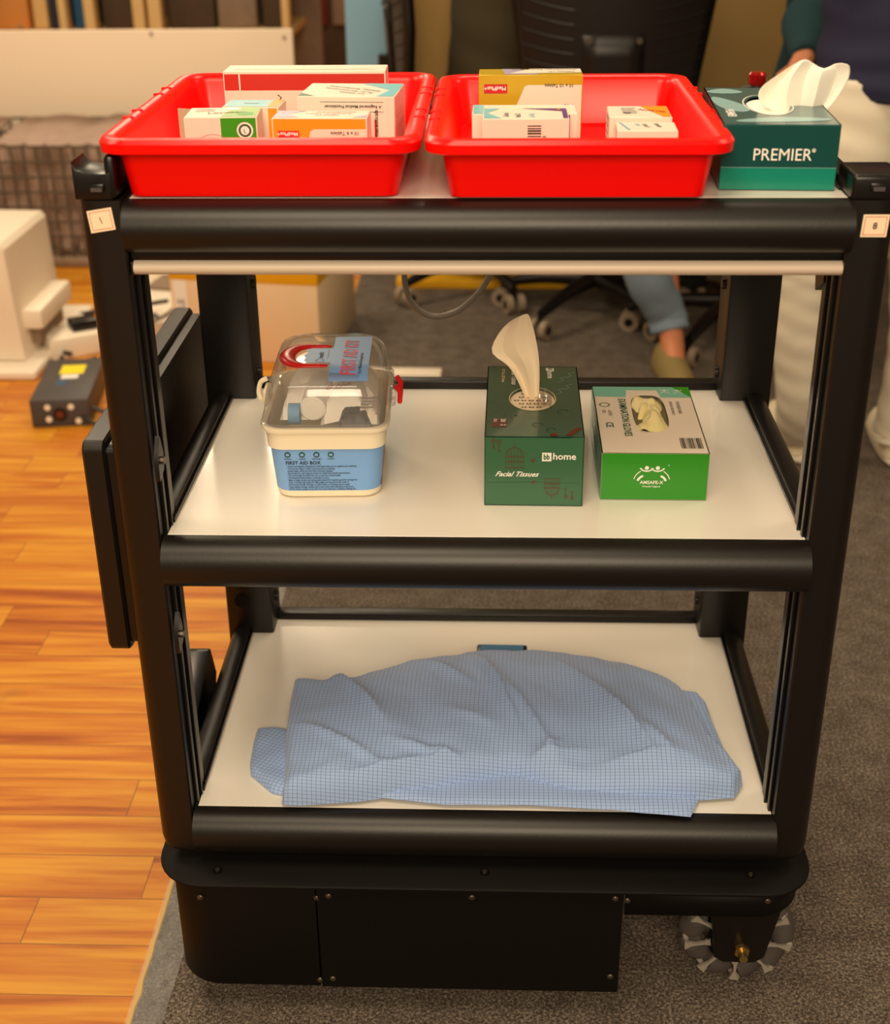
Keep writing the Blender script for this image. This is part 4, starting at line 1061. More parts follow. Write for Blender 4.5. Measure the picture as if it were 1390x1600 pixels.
rig = [G(1146, 1252), G(1160, 1232), G(1138, 1206), G(1110, 1184), G(1082, 1130), G(1062, 1078, .322)]
cloth_layer(mb, bot, top, lef, rig, CZ+.004, h_main, 150, 100, rot=.03)
o = mb.build('cloth_sheet', ct, world=True, smooth=180)

ph = thing('smartphone', 'black edged phone with a blue glass top, half under the back of the blue cloth', 'phone', tuple(at(784, 1012, z=Z3+.012)[:2])+(Z3+.0005,), -.01)
mb = MB(); mb.box(-.0365, .0365, -.045, .012, 0, .010, 'black_smooth', bev=.003, seg=3); mb.build('phone_body', ph)
mb = MB(); mb.box(-.031, .031, -.043, .009, .0095, .0112, 'phone_blue', bev=.0005, seg=1); mb.build('glass_back', ph)

# ---------------------------------------------------------------- things on the wood floor
# stepped cream machine at the left edge
mt = thing('floor_machine', 'cream plastic stepped machine standing on the wood floor at the left edge', 'machine', (-1.52, 2.48, -.006))
mb = MB(); mb.box(-1.95, -1.285, 2.24, 2.86, -.006, .022, 'cream', bev=.01, seg=3); mb.build('foot_plate', mt, world=True, smooth=25)
mb = MB(); mb.prism([(-1.95, .022), (-1.335, .022), (-1.345, .20), (-1.350, .35), (-1.362, .365), (-1.95, .375)], 'Y', 2.32, 2.72, 'cream', bev=.012); mb.build('machine_body', mt, world=True, smooth=25)
mb = MB(); mb.box(-1.345, -1.285, 2.36, 2.66, .105, .165, 'cream', bev=.01, seg=2); mb.box(-1.345, -1.310, 2.40, 2.62, .05, .105, 'grey_goods'); mb.build('step_tray', mt, world=True, smooth=25)

# laptop style charger with a yellow sticker
cx, cy = -1.135, 2.065
t = thing('power_adapter', 'dark metal power adapter with a yellow sticker on the wood floor', 'adapter', (cx, cy, -.006), .12)
mb = MB(); mb.box(-.075, .075, -.155, .155, 0, .075, 'charger', bev=.003); mb.build('adapter_case', t)
mb = MB(); mb.frame((-.075, -.155, .075), (1, 0, 0), (0, 1, 0)); mb.rect(.045, .19, .110, .26, 'yellow'); mb.rect(.055, .155, .10, .185, 'white_ink'); mb.rect(.05, .11, .075, .14, 'blue_goods'); mb.build('top_sticker', t, smooth=0)
for i, (x, z) in enumerate(((-.03, .055), (.03, .055), (-.03, .022), (.045, .015))):
    mb = MB(); mb.cyl((x, -.155, z), (x, -.158, z), .008, 'cream', 14); mb.build('front_socket', t)
mb = MB(); mb.cyl((0, -.155, .035), (0, -.158, .035), .018, 'black_smooth', 20); mb.cyl((0, -.158, .035), (0, -.159, .035), .010, 'maroon', 16); mb.build('fan_grille', t)
mb = MB()
for pts in ([(-1.06, 1.92, .02), (-1.0, 1.90, .0), (-.9, 1.95, 0), (-.85, 2.1, 0)], [(-1.06, 1.97, .03), (-.98, 1.98, .0), (-.88, 2.05, 0)]): mb.tube(pts, .006, 'cable', 8, 5)
tag(mb.build('power_cable'), 'pair of black leads from the yellow stickered adapter towards the left post', 'cable')

# white power strip and cables
q = at(160, 535, z=0)
t = thing('power_strip', 'white power strip with a black plug among the cables on the wood floor', 'power strip', (q.x+.02, q.y, -.006), .55)
mb = MB(); mb.box(-.19, .19, -.065, .065, 0, .065, 'cream', bev=.006); mb.build('strip_body', t)
mb = MB(); mb.box(-.11, -.03, -.03, .03, .065, .095, 'black_smooth', bev=.004); mb.build('mains_plug', t)
for i in range(3):
    mb = MB(); mb.box(.03+i*.05, .06+i*.05, -.02, .02, .0651, .068, 'charger'); mb.build('outlet', t)
q = at(255, 500, z=0)
t = thing('router_box', 'white box topped with tangled cables, beside the white power strip', 'box', (q.x+.0, q.y+.14, -.006), -.2)
mb = MB(); mb.box(-.17, .17, -.19, .19, 0, .05, 'cream', bev=.008); mb.build('router_case', t)
mb = MB(); mb.box(-.10, .06, .02, .16, .0501, .062, 'grey_goods', bev=.004); mb.build('router_vent', t)
random.seed(5)
def loose(pts, label, r=.007, z=.0, m_='cable'):
    mb = MB(); mb.tube([tuple(at(px, py, z=z+dz)) for px, py, dz in pts], r, m_, 8, 8); tag(mb.build('floor_cable'), label, 'cable')
loose([(262, 470, .10), (200, 480, .10), (130, 490, .02), (75, 500, .005), (52, 520, .003), (72, 542, .003), (110, 553, .02)], 'black cable looping left from the white power strip')
loose([(92, 590, .003), (78, 570, .003), (85, 545, .003), (120, 548, .003), (160, 545, .003), (165, 575, .003), (120, 580, .003), (95, 566, .003), (105, 545, .003)], 'coiled black cable between the power strip and the adapter', .006)
loose([(150, 560, .01), (135, 565, .01), (140, 570, .01), (160, 560, .03), (175, 545, .03)], 'short black lead hanging off the front of the power strip', .008)
loose([(235, 440, .003), (252, 455, .003), (275, 470, .003), (262, 490, .08), (225, 510, .08), (210, 530, .07)], 'grey cable running over the white box to the power strip', .006, 0, 'cable_grey')
loose([(300, 495, .05), (268, 520, .05), (255, 555, .003), (240, 590, .003)], 'black cable running down from the box beside the display panel', .007)
q = at(258, 440, z=0)
t = thing('storage_box', 'low cream box on the wood floor behind the tangled cables', 'box', (q.x, q.y+.08, -.006), .05)
mb = MB(); mb.box(-.14, .16, -.15, .15, 0, .14, 'cream', bev=.01); mb.build('box_body', t)

t = thing('wooden_plank', 'yellow wooden plank lying on the carpet at the foot of the tan wall', 'plank', (.10, 3.15, .0))
mb = MB(); mb.box(-.42, .42, -.05, .05, .0003, .03, 'yellow_tape', bev=.003); mb.build('plank_board', t, smooth=25)
# big pale carton behind the cart, yellow tape round its top
t = thing('shipping_carton', 'big pale carton with yellow tape round its top, behind the left rear post', 'carton', (-.66, 2.62, -.006), .0)
RM = Matrix.Rotation(-.15, 4, 'Z')
mb = MB(); mb.M = RM; mb.box(-.235, .205, -.22, .20, .001, .33, 'carton', bev=.003); mb.build('carton_body', t)
mb = MB(); mb.M = RM
mb.box(-.2365, .2065, -.2215, .2015, .238, .332, 'yellow_tape', bev=.002)
mb.build('tape_band', t)
mb = MB(); mb.M = RM; mb.frame((-.235, -.2205, .02), (1, 0, 0), (0, 0, 1)); mb.rect(.01, .03, .05, .24, 'white_ink'); mb.text('FRAGILE', .04, .05, .03, 'ink_soft', rot=PI/2); mb.M = Matrix.Identity(4)
bm = mb; mb.build('shipping_label', t, smooth=0).rotation_euler = (0, 0, 0)

q = at(645, 594, z=0)
t = thing('white_power_bar', 'flat white plastic bar lying on the carpet behind the middle shelf', 'power bar', (q.x-.03, q.y, 0), -.03)
mb = MB(); mb.box(-.11, .11, -.03, .03, .0002, .028, 'cream', bev=.004); mb.build('bar_body', t)
mb = MB(); mb.box(-.06, .0, -.0315, -.0295, .006, .016, 'black_smooth'); mb.build('bar_slot', t)

# wire crate full of plaid cloth
t = thing('wire_crate', 'wire mesh crate of plaid cloth on the wood floor below the white board', 'crate', (-1.65, 3.65, -.006))
def wires(mb, x0, x1, y, z0, z1, nx, nz):
    for i in range(nx+1):
        x = x0+(x1-x0)*i/nx; mb.cyl((x, y, z0), (x, y, z1), .004, 'wire', 6)
    for i in range(nz+1):
        z = z0+(z1-z0)*i/nz; mb.cyl((x0, y, z), (x1, y, z), .004, 'wire', 6)
mb = MB(); wires(mb, -2.2, -1.05, 3.38, 0, .42, 26, 8); mb.build('front_mesh', t, world=True)
mb = MB(); wires(mb, -2.2, -1.05, 3.92, 0, .42, 26, 8); mb.build('back_mesh', t, world=True)
mb = MB()
for y in (3.38, 3.56, 3.74, 3.92): mb.cyl((-1.05, y, 0), (-1.05, y, .42), .004, 'wire', 6)
for z in (0, .14, .28, .42): mb.cyl((-1.05, 3.38, z), (-1.05, 3.92, z), .006, 'wire', 6)
mb.build('side_mesh', t, world=True)
mb = MB(); mb.box(-2.21, -1.04, 3.37, 3.93, -.006, .03, 'grey_goods', bev=.01); mb.build('crate_base', t, world=True)
mb = MB()
for x in (-2.2, -1.79, -1.05): mb.cyl((x, 3.375, 0), (x, 3.375, .44), .014, 'brown_dark', 8)
mb.build('crate_frame', t, world=True)
for x0, x1 in ((-2.18, -1.82), (-1.76, -1.07)):
    mb = MB(); rows = []
    nx = 60
    for i in range(14):
        z = .03+.38*i/13
        rows.append([(x0+(x1-x0)*j/nx, 3.44+.035*math.sin(j*.9+noise.noise(Vector((j*.3, i*.2, 1)))*3)+.02*noise.noise(Vector((j*.4, i*.6, 0))), z) for j in range(nx+1)])
    rows.append([(p[0], 3.88, .43+.03*noise.noise(Vector((p[0]*9, 0, 2)))) for p in rows[-1]])
    mb.grid(rows, 'plaid')
    tag(mb.build('plaid_blanket', solid=.01), 'grey pink plaid blanket at the left end of the wire crate' if x0 < -2 else 'larger grey pink plaid blanket in the right part of the wire crate', 'blanket', 'plaid blankets in the wire crate')

# white board standing behind the crate
q0 = at(456, 46, y=3.97); 
t = thing('white_board', 'large off white board standing upright behind the wire crate', 'board', (-1.8, 4.0, -.006))
mb = MB(); mb.box(-3.2, q0.x, 3.97, 4.0, .0, q0.z, 'offwhite', bev=.004); mb.build('board_sheet', t, world=True)
for px, py in ((32, 41), (236, 52), (444, 58)):
    q = at(px, py, y=3.97); mb = MB(); mb.cyl((q.x, 3.9695, q.z), (q.x, 3.963, q.z), .006, 'grey_goods', 10); mb.build('board_screw', t, world=True)
# low shelving behind the board with goods
sy = 4.6
def gx(px): return at(px, 15, y=sy).x
t = thing('storage_rack', 'tan wooden storage rack standing behind the large white board', 'rack', (-1.8, 4.8, -.006))
mb = MB()
mb.box(gx(0)-.8, gx(478), 5.1, 5.13, 0, 1.3, 'grey_goods'); mb.build('rack_back', t, world=True, smooth=0)
for a, b in ((92, 104), (132, 148), (208, 226), (232, 252), (440, 452)):
    mb = MB(); mb.box(gx(a), gx(b), 4.58, 4.66, 0, 1.3, 'wood_pale', bev=.004); mb.build('rack_upright', t, world=True)
for z in (.30, .62, 1.28):
    mb = MB(); mb.box(gx(0)-.8, gx(452), 4.6, 5.1, z, z+.03, 'wood_pale'); mb.build('rack_shelf', t, world=True, smooth=0)
def goods(name, label, a, b, h, m_, y0=4.67, cat='box', z=.6505, tilt=0):
    t_ = thing(name, label, cat, ((gx(a)+gx(b))/2, y0+.15, z), tilt, 'goods on the storage rack'); w = (gx(b)-gx(a))*.98
    mb = MB(); mb.box(-w/2, w/2, -.14, .14, 0, h, m_, bev=.01); mb.build('box_body', t_)
    mb = MB(); mb.box(-w/2-.002, w/2+.002, -.142, .142, h-.03, h+.003, m_, bev=.004); mb.build('box_lid', t_)
goods('storage_bin', 'orange tan box at the left end of the storage rack', -20, 34, .40, 'wood_orange')
goods('storage_bin', 'pale yellow box next to the orange tan one on the storage rack', 40, 64, .40, 'wood_pale')
goods('storage_bin', 'dark navy box between the pale box and the blue one on the storage rack', 66, 90, .38, 'navy_dark')
goods('storage_bin', 'blue box on the storage rack between two uprights', 105, 131, .42, 'blue_goods')
goods('storage_bin', 'dark brown box on the storage rack right of the blue box', 150, 206, .30, 'brown_dark')
goods('storage_bin', 'wide brown bin on the storage rack, beside the thick uprights', 254, 330, .26, 'brown_dark')
goods('storage_bin', 'mottled grey brown bin on the storage rack, second from its right end', 333, 396, .22, 'grey_goods')
goods('storage_bin', 'narrow dark bin at the right end of the storage rack', 404, 438, .36, 'brown_dark')
# cabinet and post beyond, seen through the gap before the blue panel
q = at(465, 85, z=0); q2 = at(530, 85, z=0)
t = thing('wooden_post', 'pale square wooden post standing beyond the board, left of the blue panel', 'post', (at(470, 60, y=5.6).x, 5.6, -.006))
mb = MB(); mb.box(-.05, .05, -.05, .05, 0, 2.4, 'wood_pale', bev=.005); mb.box(-.07, .07, -.07, .07, 0, .05, 'wood_pale', bev=.004); mb.build('post_shaft', t)
t = thing('far_cabinet', 'dark brown cabinet with mixed goods far behind, left of the blue panel', 'cabinet', (at(520, 20, y=7.4).x, 7.6, -.006))
mb = MB(); mb.box(-.7, .45, -.2, .2, 0, 1.2, 'brown_dark', bev=.01); mb.build('cabinet_body', t)
for i in range(5):
    mb = MB(); mb.box(-.66+i*.22, -.47+i*.22, -.225, -.2, .35, 1.0, ('wood_orange', 'brown_dark', 'maroon', 'grey_goods', 'wood_orange')[i], bev=.005); mb.build('cabinet_door', t)

# ---------------------------------------------------------------- office chairs
def chair(loc, rz, label, back=True, mesh='chair_dark', bz=.62, bh=.62, bw=.52):
    t = thing('office_chair', label, 'chair', loc, rz, 'office chairs behind the cart')
    for k in range(5):
        a = 2*PI*k/5+.3; d = Vector((math.cos(a), math.sin(a), 0))
        mb = MB(); mb.tube([(0, 0, .115), tuple(d*.16+Vector((0, 0, .105))), tuple(d*.30+Vector((0, 0, .075)))], [.028, .02, .014], 'chair_dark', 10, 4); lg = mb.build('base_leg', t)
        c = d*.30; p = Vector((-d.y, d.x, 0)); mb = MB()
        for s in (-1, 1): 
            mb.cyl(c+p*s*.010+Vector((0, 0, .03)), c+p*s*.030+Vector((0, 0, .03)), .030, 'caster', 20)
            mb.cyl(c+p*s*.030+Vector((0, 0, .03)), c+p*s*.031+Vector((0, 0, .03)), .014, 'black_smooth', 14)
        mb.box(c.x-.008, c.x+.008, c.y-.008, c.y+.008, .03, .08, 'black_smooth'); mb.build('caster', lg)
    mb = MB(); mb.cyl((0, 0, .10), (0, 0, .26), .03, 'black_smooth', 16); mb.cyl((0, 0, .26), (0, 0, .42), .018, 'charger', 14); mb.box(-.12, .12, -.1, .1, .41, .44, 'black_smooth', bev=.01); mb.build('gas_lift', t)
    mb = MB(); rows = []
    mb.loft([[(p[0], p[1], z) for p in rr(.245-i, .24-i, .09, 0)] for i, z in ((.03, .44), (.005, .45), (0, .475), (.005, .50), (.03, .515), (.1, .512))], 'chair_dark'); mb.build('seat', t)
    # back shell: gently curved slab with moulded ribs and a bolted plate, facing local -y
    def by(x, z): return -.255-.05*(z-bz)+.05*(x/(bw/2))**2
    def shell(off, m_, w=bw, z0=bz-.02, z1=bz+bh):
        rows = []
        for i in range(13):
            z = z0+(z1-z0)*i/12; r = []
            ww = w*(.80+.20*min(1, i/7))
            for j in range(17):
                x = (j/16-.5)*ww; r.append((x, by(x, z)+off, z))
            rows.append(r)
        return rows
    mb = MB(); mb.grid(shell(.0, 'chair_dark'), 'chair_dark'); b_ = mb.build('backrest', t, solid=.028)
    for s in (-1, 1):
        mb = MB()
        for k in range(11):
            z = bz+.02+k*.038
            pts = []
            for q in range(6):
                x = s*(bw*.20+bw*.25*q/5); zz = z+.016*(q/5)**2+(.02*(k/10))*(q/5)
                ww = bw*.5*(.80+.20*min(1, ((zz-bz+.02)/(bh+.02)*12)/7))
                if abs(x) > ww-.01: x = s*(ww-.01)
                pts.append((x, by(x, zz)-.016, zz))
            mb.tube(pts, .0025, 'chair_dark', 6)
        mb.build('moulded_ribs', b_)
    mb = MB(); rows = [[(x, by(x, z)-.019, z) for x in (-.085, -.04, 0, .04, .085)] for z in (bz+.0, bz+.07, bz+.14, bz+.20, bz+.26)]
    mb.grid(rows, 'chair_dark'); mb.build('back_plate', b_, solid=.008)
    for s in (-1, 1):
        mb = MB(); mb.cyl((s*.068, by(.068, bz+.25)-.023, bz+.245), (s*.068, by(.068, bz+.25)-.030, bz+.245), .009, 'steel', 14); mb.build('plate_screw', b_)
    mb = MB(); mb.tube([(0, -.05, .43), (0, -.24, .45), (0, -.285, .55), (0, -.285, bz+.1)], .025, 'black_smooth', 10, 4); mb.build('back_bracket', t)
    return t
chair((.325, 2.84, 0), .02, 'black office chair with ribbed plastic back turned to the camera', bw=.55)
c2 = chair((.72, 2.62, 0), 1.35, 'office chair the teal sleeved person sits on, right of the ribbed back chair', bz=.60, bh=.26, bw=.40)
c3 = chair((-.05, 3.12, 0), -1.45, 'office chair under the olive clothed person, by the tan wall', bz=.66, bh=.34, bw=.40)

# ---------------------------------------------------------------- people
def limb(mb, pts, m_, n=18, wr=0, seed=0, samples=6, ell=1.0):
    """smooth tapering limb; pts = (x,y,z,r)"""
    P = [Vector(p[:3]) for p in pts]; Rr = [p[3] for p in pts]
    Q = [P[0]*2-P[1]]+P+[P[-1]*2-P[-2]]; RR = [Rr[0]]+Rr+[Rr[-1]]; C_ = []; r_ = []
    for i in range(1, len(Q)-2):
        for k in range(samples):
            t = k/samples; a, b, c, d = Q[i-1:i+3]
            C_.append(.5*((2*b)+(-a+c)*t+(2*a-5*b+4*c-d)*t*t+(-a+3*b-3*c+d)*t**3))
            a, b, c, d = RR[i-1:i+3]; r_.append(.5*((2*b)+(-a+c)*t+(2*a-5*b+4*c-d)*t*t+(-a+3*b-3*c+d)*t**3))
    C_.append(P[-1]); r_.append(Rr[-1]); rings = []; up = Vector((.05, 1, .05)).normalized()
    for i, p in enumerate(C_):
        t = (C_[min(i+1, len(C_)-1)]-C_[max(i-1, 0)]).normalized(); u = up-t*up.dot(t)
        if u.length < .05: u = Vector((1, 0, 0))-t*t.x
        u.normalize(); up = u; w = t.cross(u); ring = []
        for j in range(n):
            a = 2*PI*j/n; q = r_[i]
            if wr: q *= 1+wr*noise.noise(Vector((math.cos(a)*1.2+seed, math.sin(a)*1.2, i*.75)))+wr*.5*math.sin(i*1.9+2*math.sin(a+seed))
            ring.append(p+u*math.cos(a)*q*ell+w*math.sin(a)*q)
        rings.append(ring)
    mb.loft(rings, m_)
def skinned(name, parent, V, Eg, m_, root=0):
    """one continuous body grown round a skeleton"""
    me = bpy.data.meshes.new(name); me.from_pydata([Vector(v[:3])-Vector(parent.location) for v in V], Eg, [])
    o = bpy.data.objects.new(name, me); C.objects.link(o); o.parent = parent; me.materials.append(M[m_])
    o.modifiers.new('skin', 'SKIN'); sv = me.skin_vertices[0].data
    for i, v in enumerate(V):
        r = v[3]; sv[i].radius = (r, r) if not isinstance(r, tuple) else r
    sv[root].use_root = True
    md = o.modifiers.new('sub', 'SUBSURF'); md.levels = 2; md.render_levels = 2
    return o
def hand_chain(V, Eg, wi, wrist, d, side, s=1.0):
    """palm, four fingers and a thumb hung on the wrist vertex wi"""
    d = Vector(d).normalized(); side = Vector(side).normalized(); nrm = d.cross(side)
    w = Vector(wrist); palm = w+d*.045*s; V.append((*palm, (.030*s, .014*s))); pi_ = len(V)-1; Eg.append((wi, pi_))
    kn = w+d*.085*s; V.append((*kn, (.032*s, .011*s))); ki = len(V)-1; Eg.append((pi_, ki))
    for f, (o_, L_) in enumerate(((-.028, .060), (-.009, .072), (.010, .068), (.028, .052))):
        prev = ki
        for q in range(1, 4):
            p = kn+side*o_*s*(1 if q else 1)+d*L_*s*q/3*.95+nrm*(.006*q*q)*s
            V.append((*p, (.0085-.0008*q)*s)); Eg.append((prev, len(V)-1)); prev = len(V)-1
    prev = pi_
    for q in range(1, 4):
        p = w+d*(.03+.018*q)*s-side*(.024+.013*q)*s+nrm*.004*q; V.append((*p, (.0105-.001*q)*s)); Eg.append((prev, len(V)-1)); prev = len(V)-1
def shoe(mb, heel, toe, m_, sole='cream', h=.085):
    heel, toe = Vector(heel), Vector(toe); d = (toe-heel); L_ = d.length; d.normalize(); s = Vector((-d.y, d.x, 0))
    rings = []
    for i in range(15):
        t = i/14; w = .036+.012*math.sin(PI*min(1, t*1.1))**.8 if t < .98 else .03
        w = .034+.014*math.sin(PI*(.15+.75*t)); w *= (1 if t < .85 else 1-.55*((t-.85)/.15)**2) * (1 if t > .08 else .75+t*3)
        hh = h*(1-.05*t) if t < .35 else h*(1-.55*((t-.35)/.65)**.8); c = heel+d*L_*t
        ring = []
        for k in range(16):
            a = 2*PI*k/16; x = math.cos(a); z = math.sin(a)
            zz = .018+max(z, 0)**.8*hh if z > 0 else .018
            ring.append(c+s*x*w*(1 if z <= 0 else (1-.25*z*z))+Vector((0, 0, zz)))
        rings.append(ring)
    mb.loft(rings, m_)
    rings = []
    for i in range(15):
        t = i/14; w = .036+.016*math.sin(PI*(.15+.75*t)); w *= (1 if t < .85 else 1-.5*((t-.85)/.15)**2)*(1 if t > .08 else .75+t*3); c = heel+d*(L_*(t*1.03-.015))
        rings.append([c+s*w+Vector((0, 0, .001)), c+s*w+Vector((0, 0, .028)), c-s*w+Vector((0, 0, .028)), c-s*w+Vector((0, 0, .001))])
    mb.loft(rings, sole)

# --- standing person, seen from behind
hl = at(1262, 728, z=0); tl = at(1206, 655, z=0); tl = hl+(tl-hl).normalized()*.30
hr = Vector((.985, 1.66, 0)); tr = hr+Vector((.02, .29, 0))
pp = thing('person', 'person in off white jeans and navy shirt standing with back turned', 'person', (.86, 1.75, 0))
ak = [hl+(tl-hl)*.2, hr+(tr-hr)*.2]
hipc = Vector((.86, 1.66, .90))
V = [(hipc.x, hipc.y, hipc.z, .14), (.87, 1.68, 1.10, .13), (.88, 1.66, 1.32, .15), (.88, 1.67, 1.47, .065), (.88, 1.69, 1.53, .055), (.88, 1.70, 1.62, .088), (.88, 1.70, 1.70, .085)]
Eg = [(0, 1), (1, 2), (2, 3), (3, 4), (4, 5), (5, 6)]
for s, a in ((-1, ak[0]), (1, ak[1])):
    i0 = len(V); hp = hipc+Vector((s*.09, 0, -.06)); kn = hp.lerp(Vector((a.x, a.y, .09)), .5)+Vector((-.02 if s < 0 else .01, .02, 0))
    V += [(hp.x, hp.y, hp.z, .085), (kn.x, kn.y, kn.z, .055), (a.x, a.y, .10, .037), (a.x+(tl-hl).x*.4, a.y+.12, .045, .032)]
    Eg += [(0, i0), (i0, i0+1), (i0+1, i0+2), (i0+2, i0+3)]
    i1 = len(V); sh = Vector((.88+s*.19, 1.66, 1.40)); el = sh+Vector((s*.05, .04, -.27)); wr_ = el+Vector((-s*.02, .19, -.06)) if s < 0 else el+Vector((.02, .20, -.02))
    if s < 0: el = Vector((.70, 1.60, 1.17)); wr_ = Vector((.66, 1.82, 1.17))
    V += [(sh.x, sh.y, sh.z, .06), (el.x, el.y, el.z, .042), (wr_.x, wr_.y, wr_.z, .028)]; Eg += [(2, i1), (i1, i1+1), (i1+1, i1+2)]
    hand_chain(V, Eg, i1+2, wr_, (0, 1, -.2), (1, 0, 0))
skinned('body', pp, V, Eg, 'skin')
mb = MB()
for s, a in ((-1, ak[0]), (1, ak[1])):
    kx = -.012 if s < 0 else .01
    hp = hipc+Vector((s*.075, 0, -.02))
    if s < 0:
        pth = [(hp.x, hp.y, .90, .115), (.765, 1.63, .74, .105), (.712, 1.61, .56, .078), (.704, 1.61, .46, .070), (.712, 1.62, .32, .068), (.735, 1.645, .18, .066), (a.x-.005, a.y-.01, .085, .066), (a.x-.003, a.y-.01, .055, .068)]
    else:
        pth = [(hp.x, hp.y, .90, .115), (.955, 1.66, .74, .105), (.975, 1.68, .50, .078), (.985, 1.67, .3, .068), (a.x, a.y-.01, .10, .066), (a.x, a.y-.01, .055, .068)]
    limb(mb, pth, 'jeans_white' if s < 0 else 'jeans_white', 24, .055, s*3, 8)
limb(mb, [(hipc.x, hipc.y, .80, .10), (hipc.x, hipc.y, .86, .175), (hipc.x, hipc.y, .93, .172), (hipc.x, hipc.y, .99, .155)], 'jeans_white', 28, .02, 2, 5, .72)
mb.build('jeans', pp, world=True, sub=1)
mb = MB()
limb(mb, [(.885, 1.655, .865, .215), (.885, 1.655, .95, .205), (.88, 1.665, 1.10, .195), (.88, 1.66, 1.30, .215), (.88, 1.66, 1.42, .17), (.88, 1.665, 1.475, .075)], 'navy', 32, .05, 5, 6, .66)
for s in (-1, 1):
    if s < 0: limb(mb, [(.71, 1.66, 1.41, .075), (.70, 1.62, 1.28, .07), (.69, 1.62, 1.17, .075), (.66, 1.78, 1.17, .062)], 'navy', 20, .06, 8, 6)
    else: limb(mb, [(1.05, 1.66, 1.41, .075), (1.09, 1.68, 1.26, .065), (1.12, 1.70, 1.14, .06)], 'navy', 20, .06, 9, 6)
mb.build('shirt', pp, world=True, sub=1)
for h0, t0 in ((hl, tl), (hr, tr)):
    mb = MB(); shoe(mb, h0, t0, 'shoe_white'); mb.build('shoe', pp, world=True, sub=1)
mb = MB(); mb.ball((.88, 1.70, 1.66), .105, 'hair', (.86, 1, 1.08)); mb.build('hair', pp, world=True)

# --- seated person, teal sleeves, blue jeans, olive clogs
ps = thing('person', 'seated person in teal sleeves, washed blue jeans and olive clogs, behind the cart', 'person', (.80, 2.55, 0))
f1h = at(1040, 590, z=0)+Vector((0, .06, 0)); f1 = [Vector((f1h.x, f1h.y+.03, 0)), Vector((f1h.x+.035, f1h.y-.20, 0))]
f2 = [Vector((.80, 2.50, 0)), Vector((.845, 2.25, 0))]
hip = Vector((.90, 2.66, .56))
a1 = at(1045, 545, y=f1[0].y-.01)
V = [(hip.x, hip.y, hip.z, .14), (.96, 2.66, .78, .11), (.99, 2.63, 1.0, .12), (.99, 2.61, 1.12, .06), (.98, 2.60, 1.22, .088), (.98, 2.60, 1.30, .08)]
Eg = [(0, 1), (1, 2), (2, 3), (3, 4), (4, 5)]
for kn, an, ft in (((.44, 2.42, .50), (a1.x, a1.y, .115), f1), ((.74, 2.38, .50), (.80, 2.46, .11), f2)):
    i0 = len(V); hp = hip+(Vector(kn)-hip)*.2
    tt = ft[0].lerp(ft[1], .6)
    V += [(hp.x, hp.y, hp.z, .08), (*kn, .055), (*an, .036), (tt.x, tt.y, .035, .030)]; Eg += [(0, i0), (i0, i0+1), (i0+1, i0+2), (i0+2, i0+3)]
el = at(1262, 30, y=2.34); wr_ = at(1258, 84, y=2.20); sh = Vector((.93, 2.50, 1.06))
i1 = len(V); V += [(*sh, .06), (*el, .045), (*wr_, .028)]; Eg += [(2, i1), (i1, i1+1), (i1+1, i1+2)]; hand_chain(V, Eg, i1+2, wr_, (-.35, -.35, -.55), (.2, -.6, .1), .9)
i1 = len(V); V += [(1.05, 2.72, 1.03, .06), (1.10, 2.6, .80, .044), (.98, 2.40, .72, .028)]; Eg += [(2, i1), (i1, i1+1), (i1+1, i1+2)]; hand_chain(V, Eg, i1+2, (.98, 2.40, .72), (-.6, -.6, -.1), (.5, -.5, 0), .95)
skinned('body', ps, V, Eg, 'skin')
mb = MB()
t1 = at(1008, 440, y=2.34)
limb(mb, [(hip.x, hip.y, hip.z, .12), (.66, 2.53, .54, .095), (.47, 2.43, .51, .080), (.435, 2.385, .44, .076), (t1.x, 2.34, .29, .066), (a1.x-.015, a1.y+.02, .16, .056), (a1.x, a1.y, .105, .056)], 'jeans_blue', 24, .05, 4, 7)
limb(mb, [(hip.x, hip.y, hip.z, .12), (.82, 2.50, .54, .10), (.745, 2.39, .51, .08), (.75, 2.39, .44, .076), (.78, 2.43, .28, .065), (.80, 2.47, .10, .058)], 'jeans_blue', 24, .05, 6, 7)
mb.build('jeans', ps, world=True, sub=1)
mb = MB(); limb(mb, [(.92, 2.66, .56, .18), (.97, 2.66, .78, .17), (.99, 2.63, .97, .185), (.99, 2.62, 1.08, .13), (.99, 2.61, 1.15, .06)], 'teal_cloth', 28, .04, 3, 6, .95)
limb(mb, [(*sh, .075), (.90, 2.40, 1.01, .07), (*el, .062), tuple(el.lerp(wr_, .5))+(.056,), tuple(el.lerp(wr_, 1.08))+(.038,)], 'teal_cloth', 20, .05, 5, 5)
limb(mb, [(1.05, 2.72, 1.03, .075), (1.09, 2.64, .90, .065), (1.10, 2.58, .81, .06), (1.02, 2.44, .74, .045)], 'teal_cloth', 20, .05, 7, 5)
mb.build('sweater', ps, world=True, sub=1)
for f in (f1, f2):
    mb = MB(); shoe(mb, f[0], f[1], 'shoe_olive', 'shoe_olive', .075); mb.build('clog', ps, world=True, sub=1)
mb = MB(); mb.ball((.98, 2.62, 1.27), .112, 'hair', (.9, .95, 1.05)); mb.build('hair', ps, world=True)

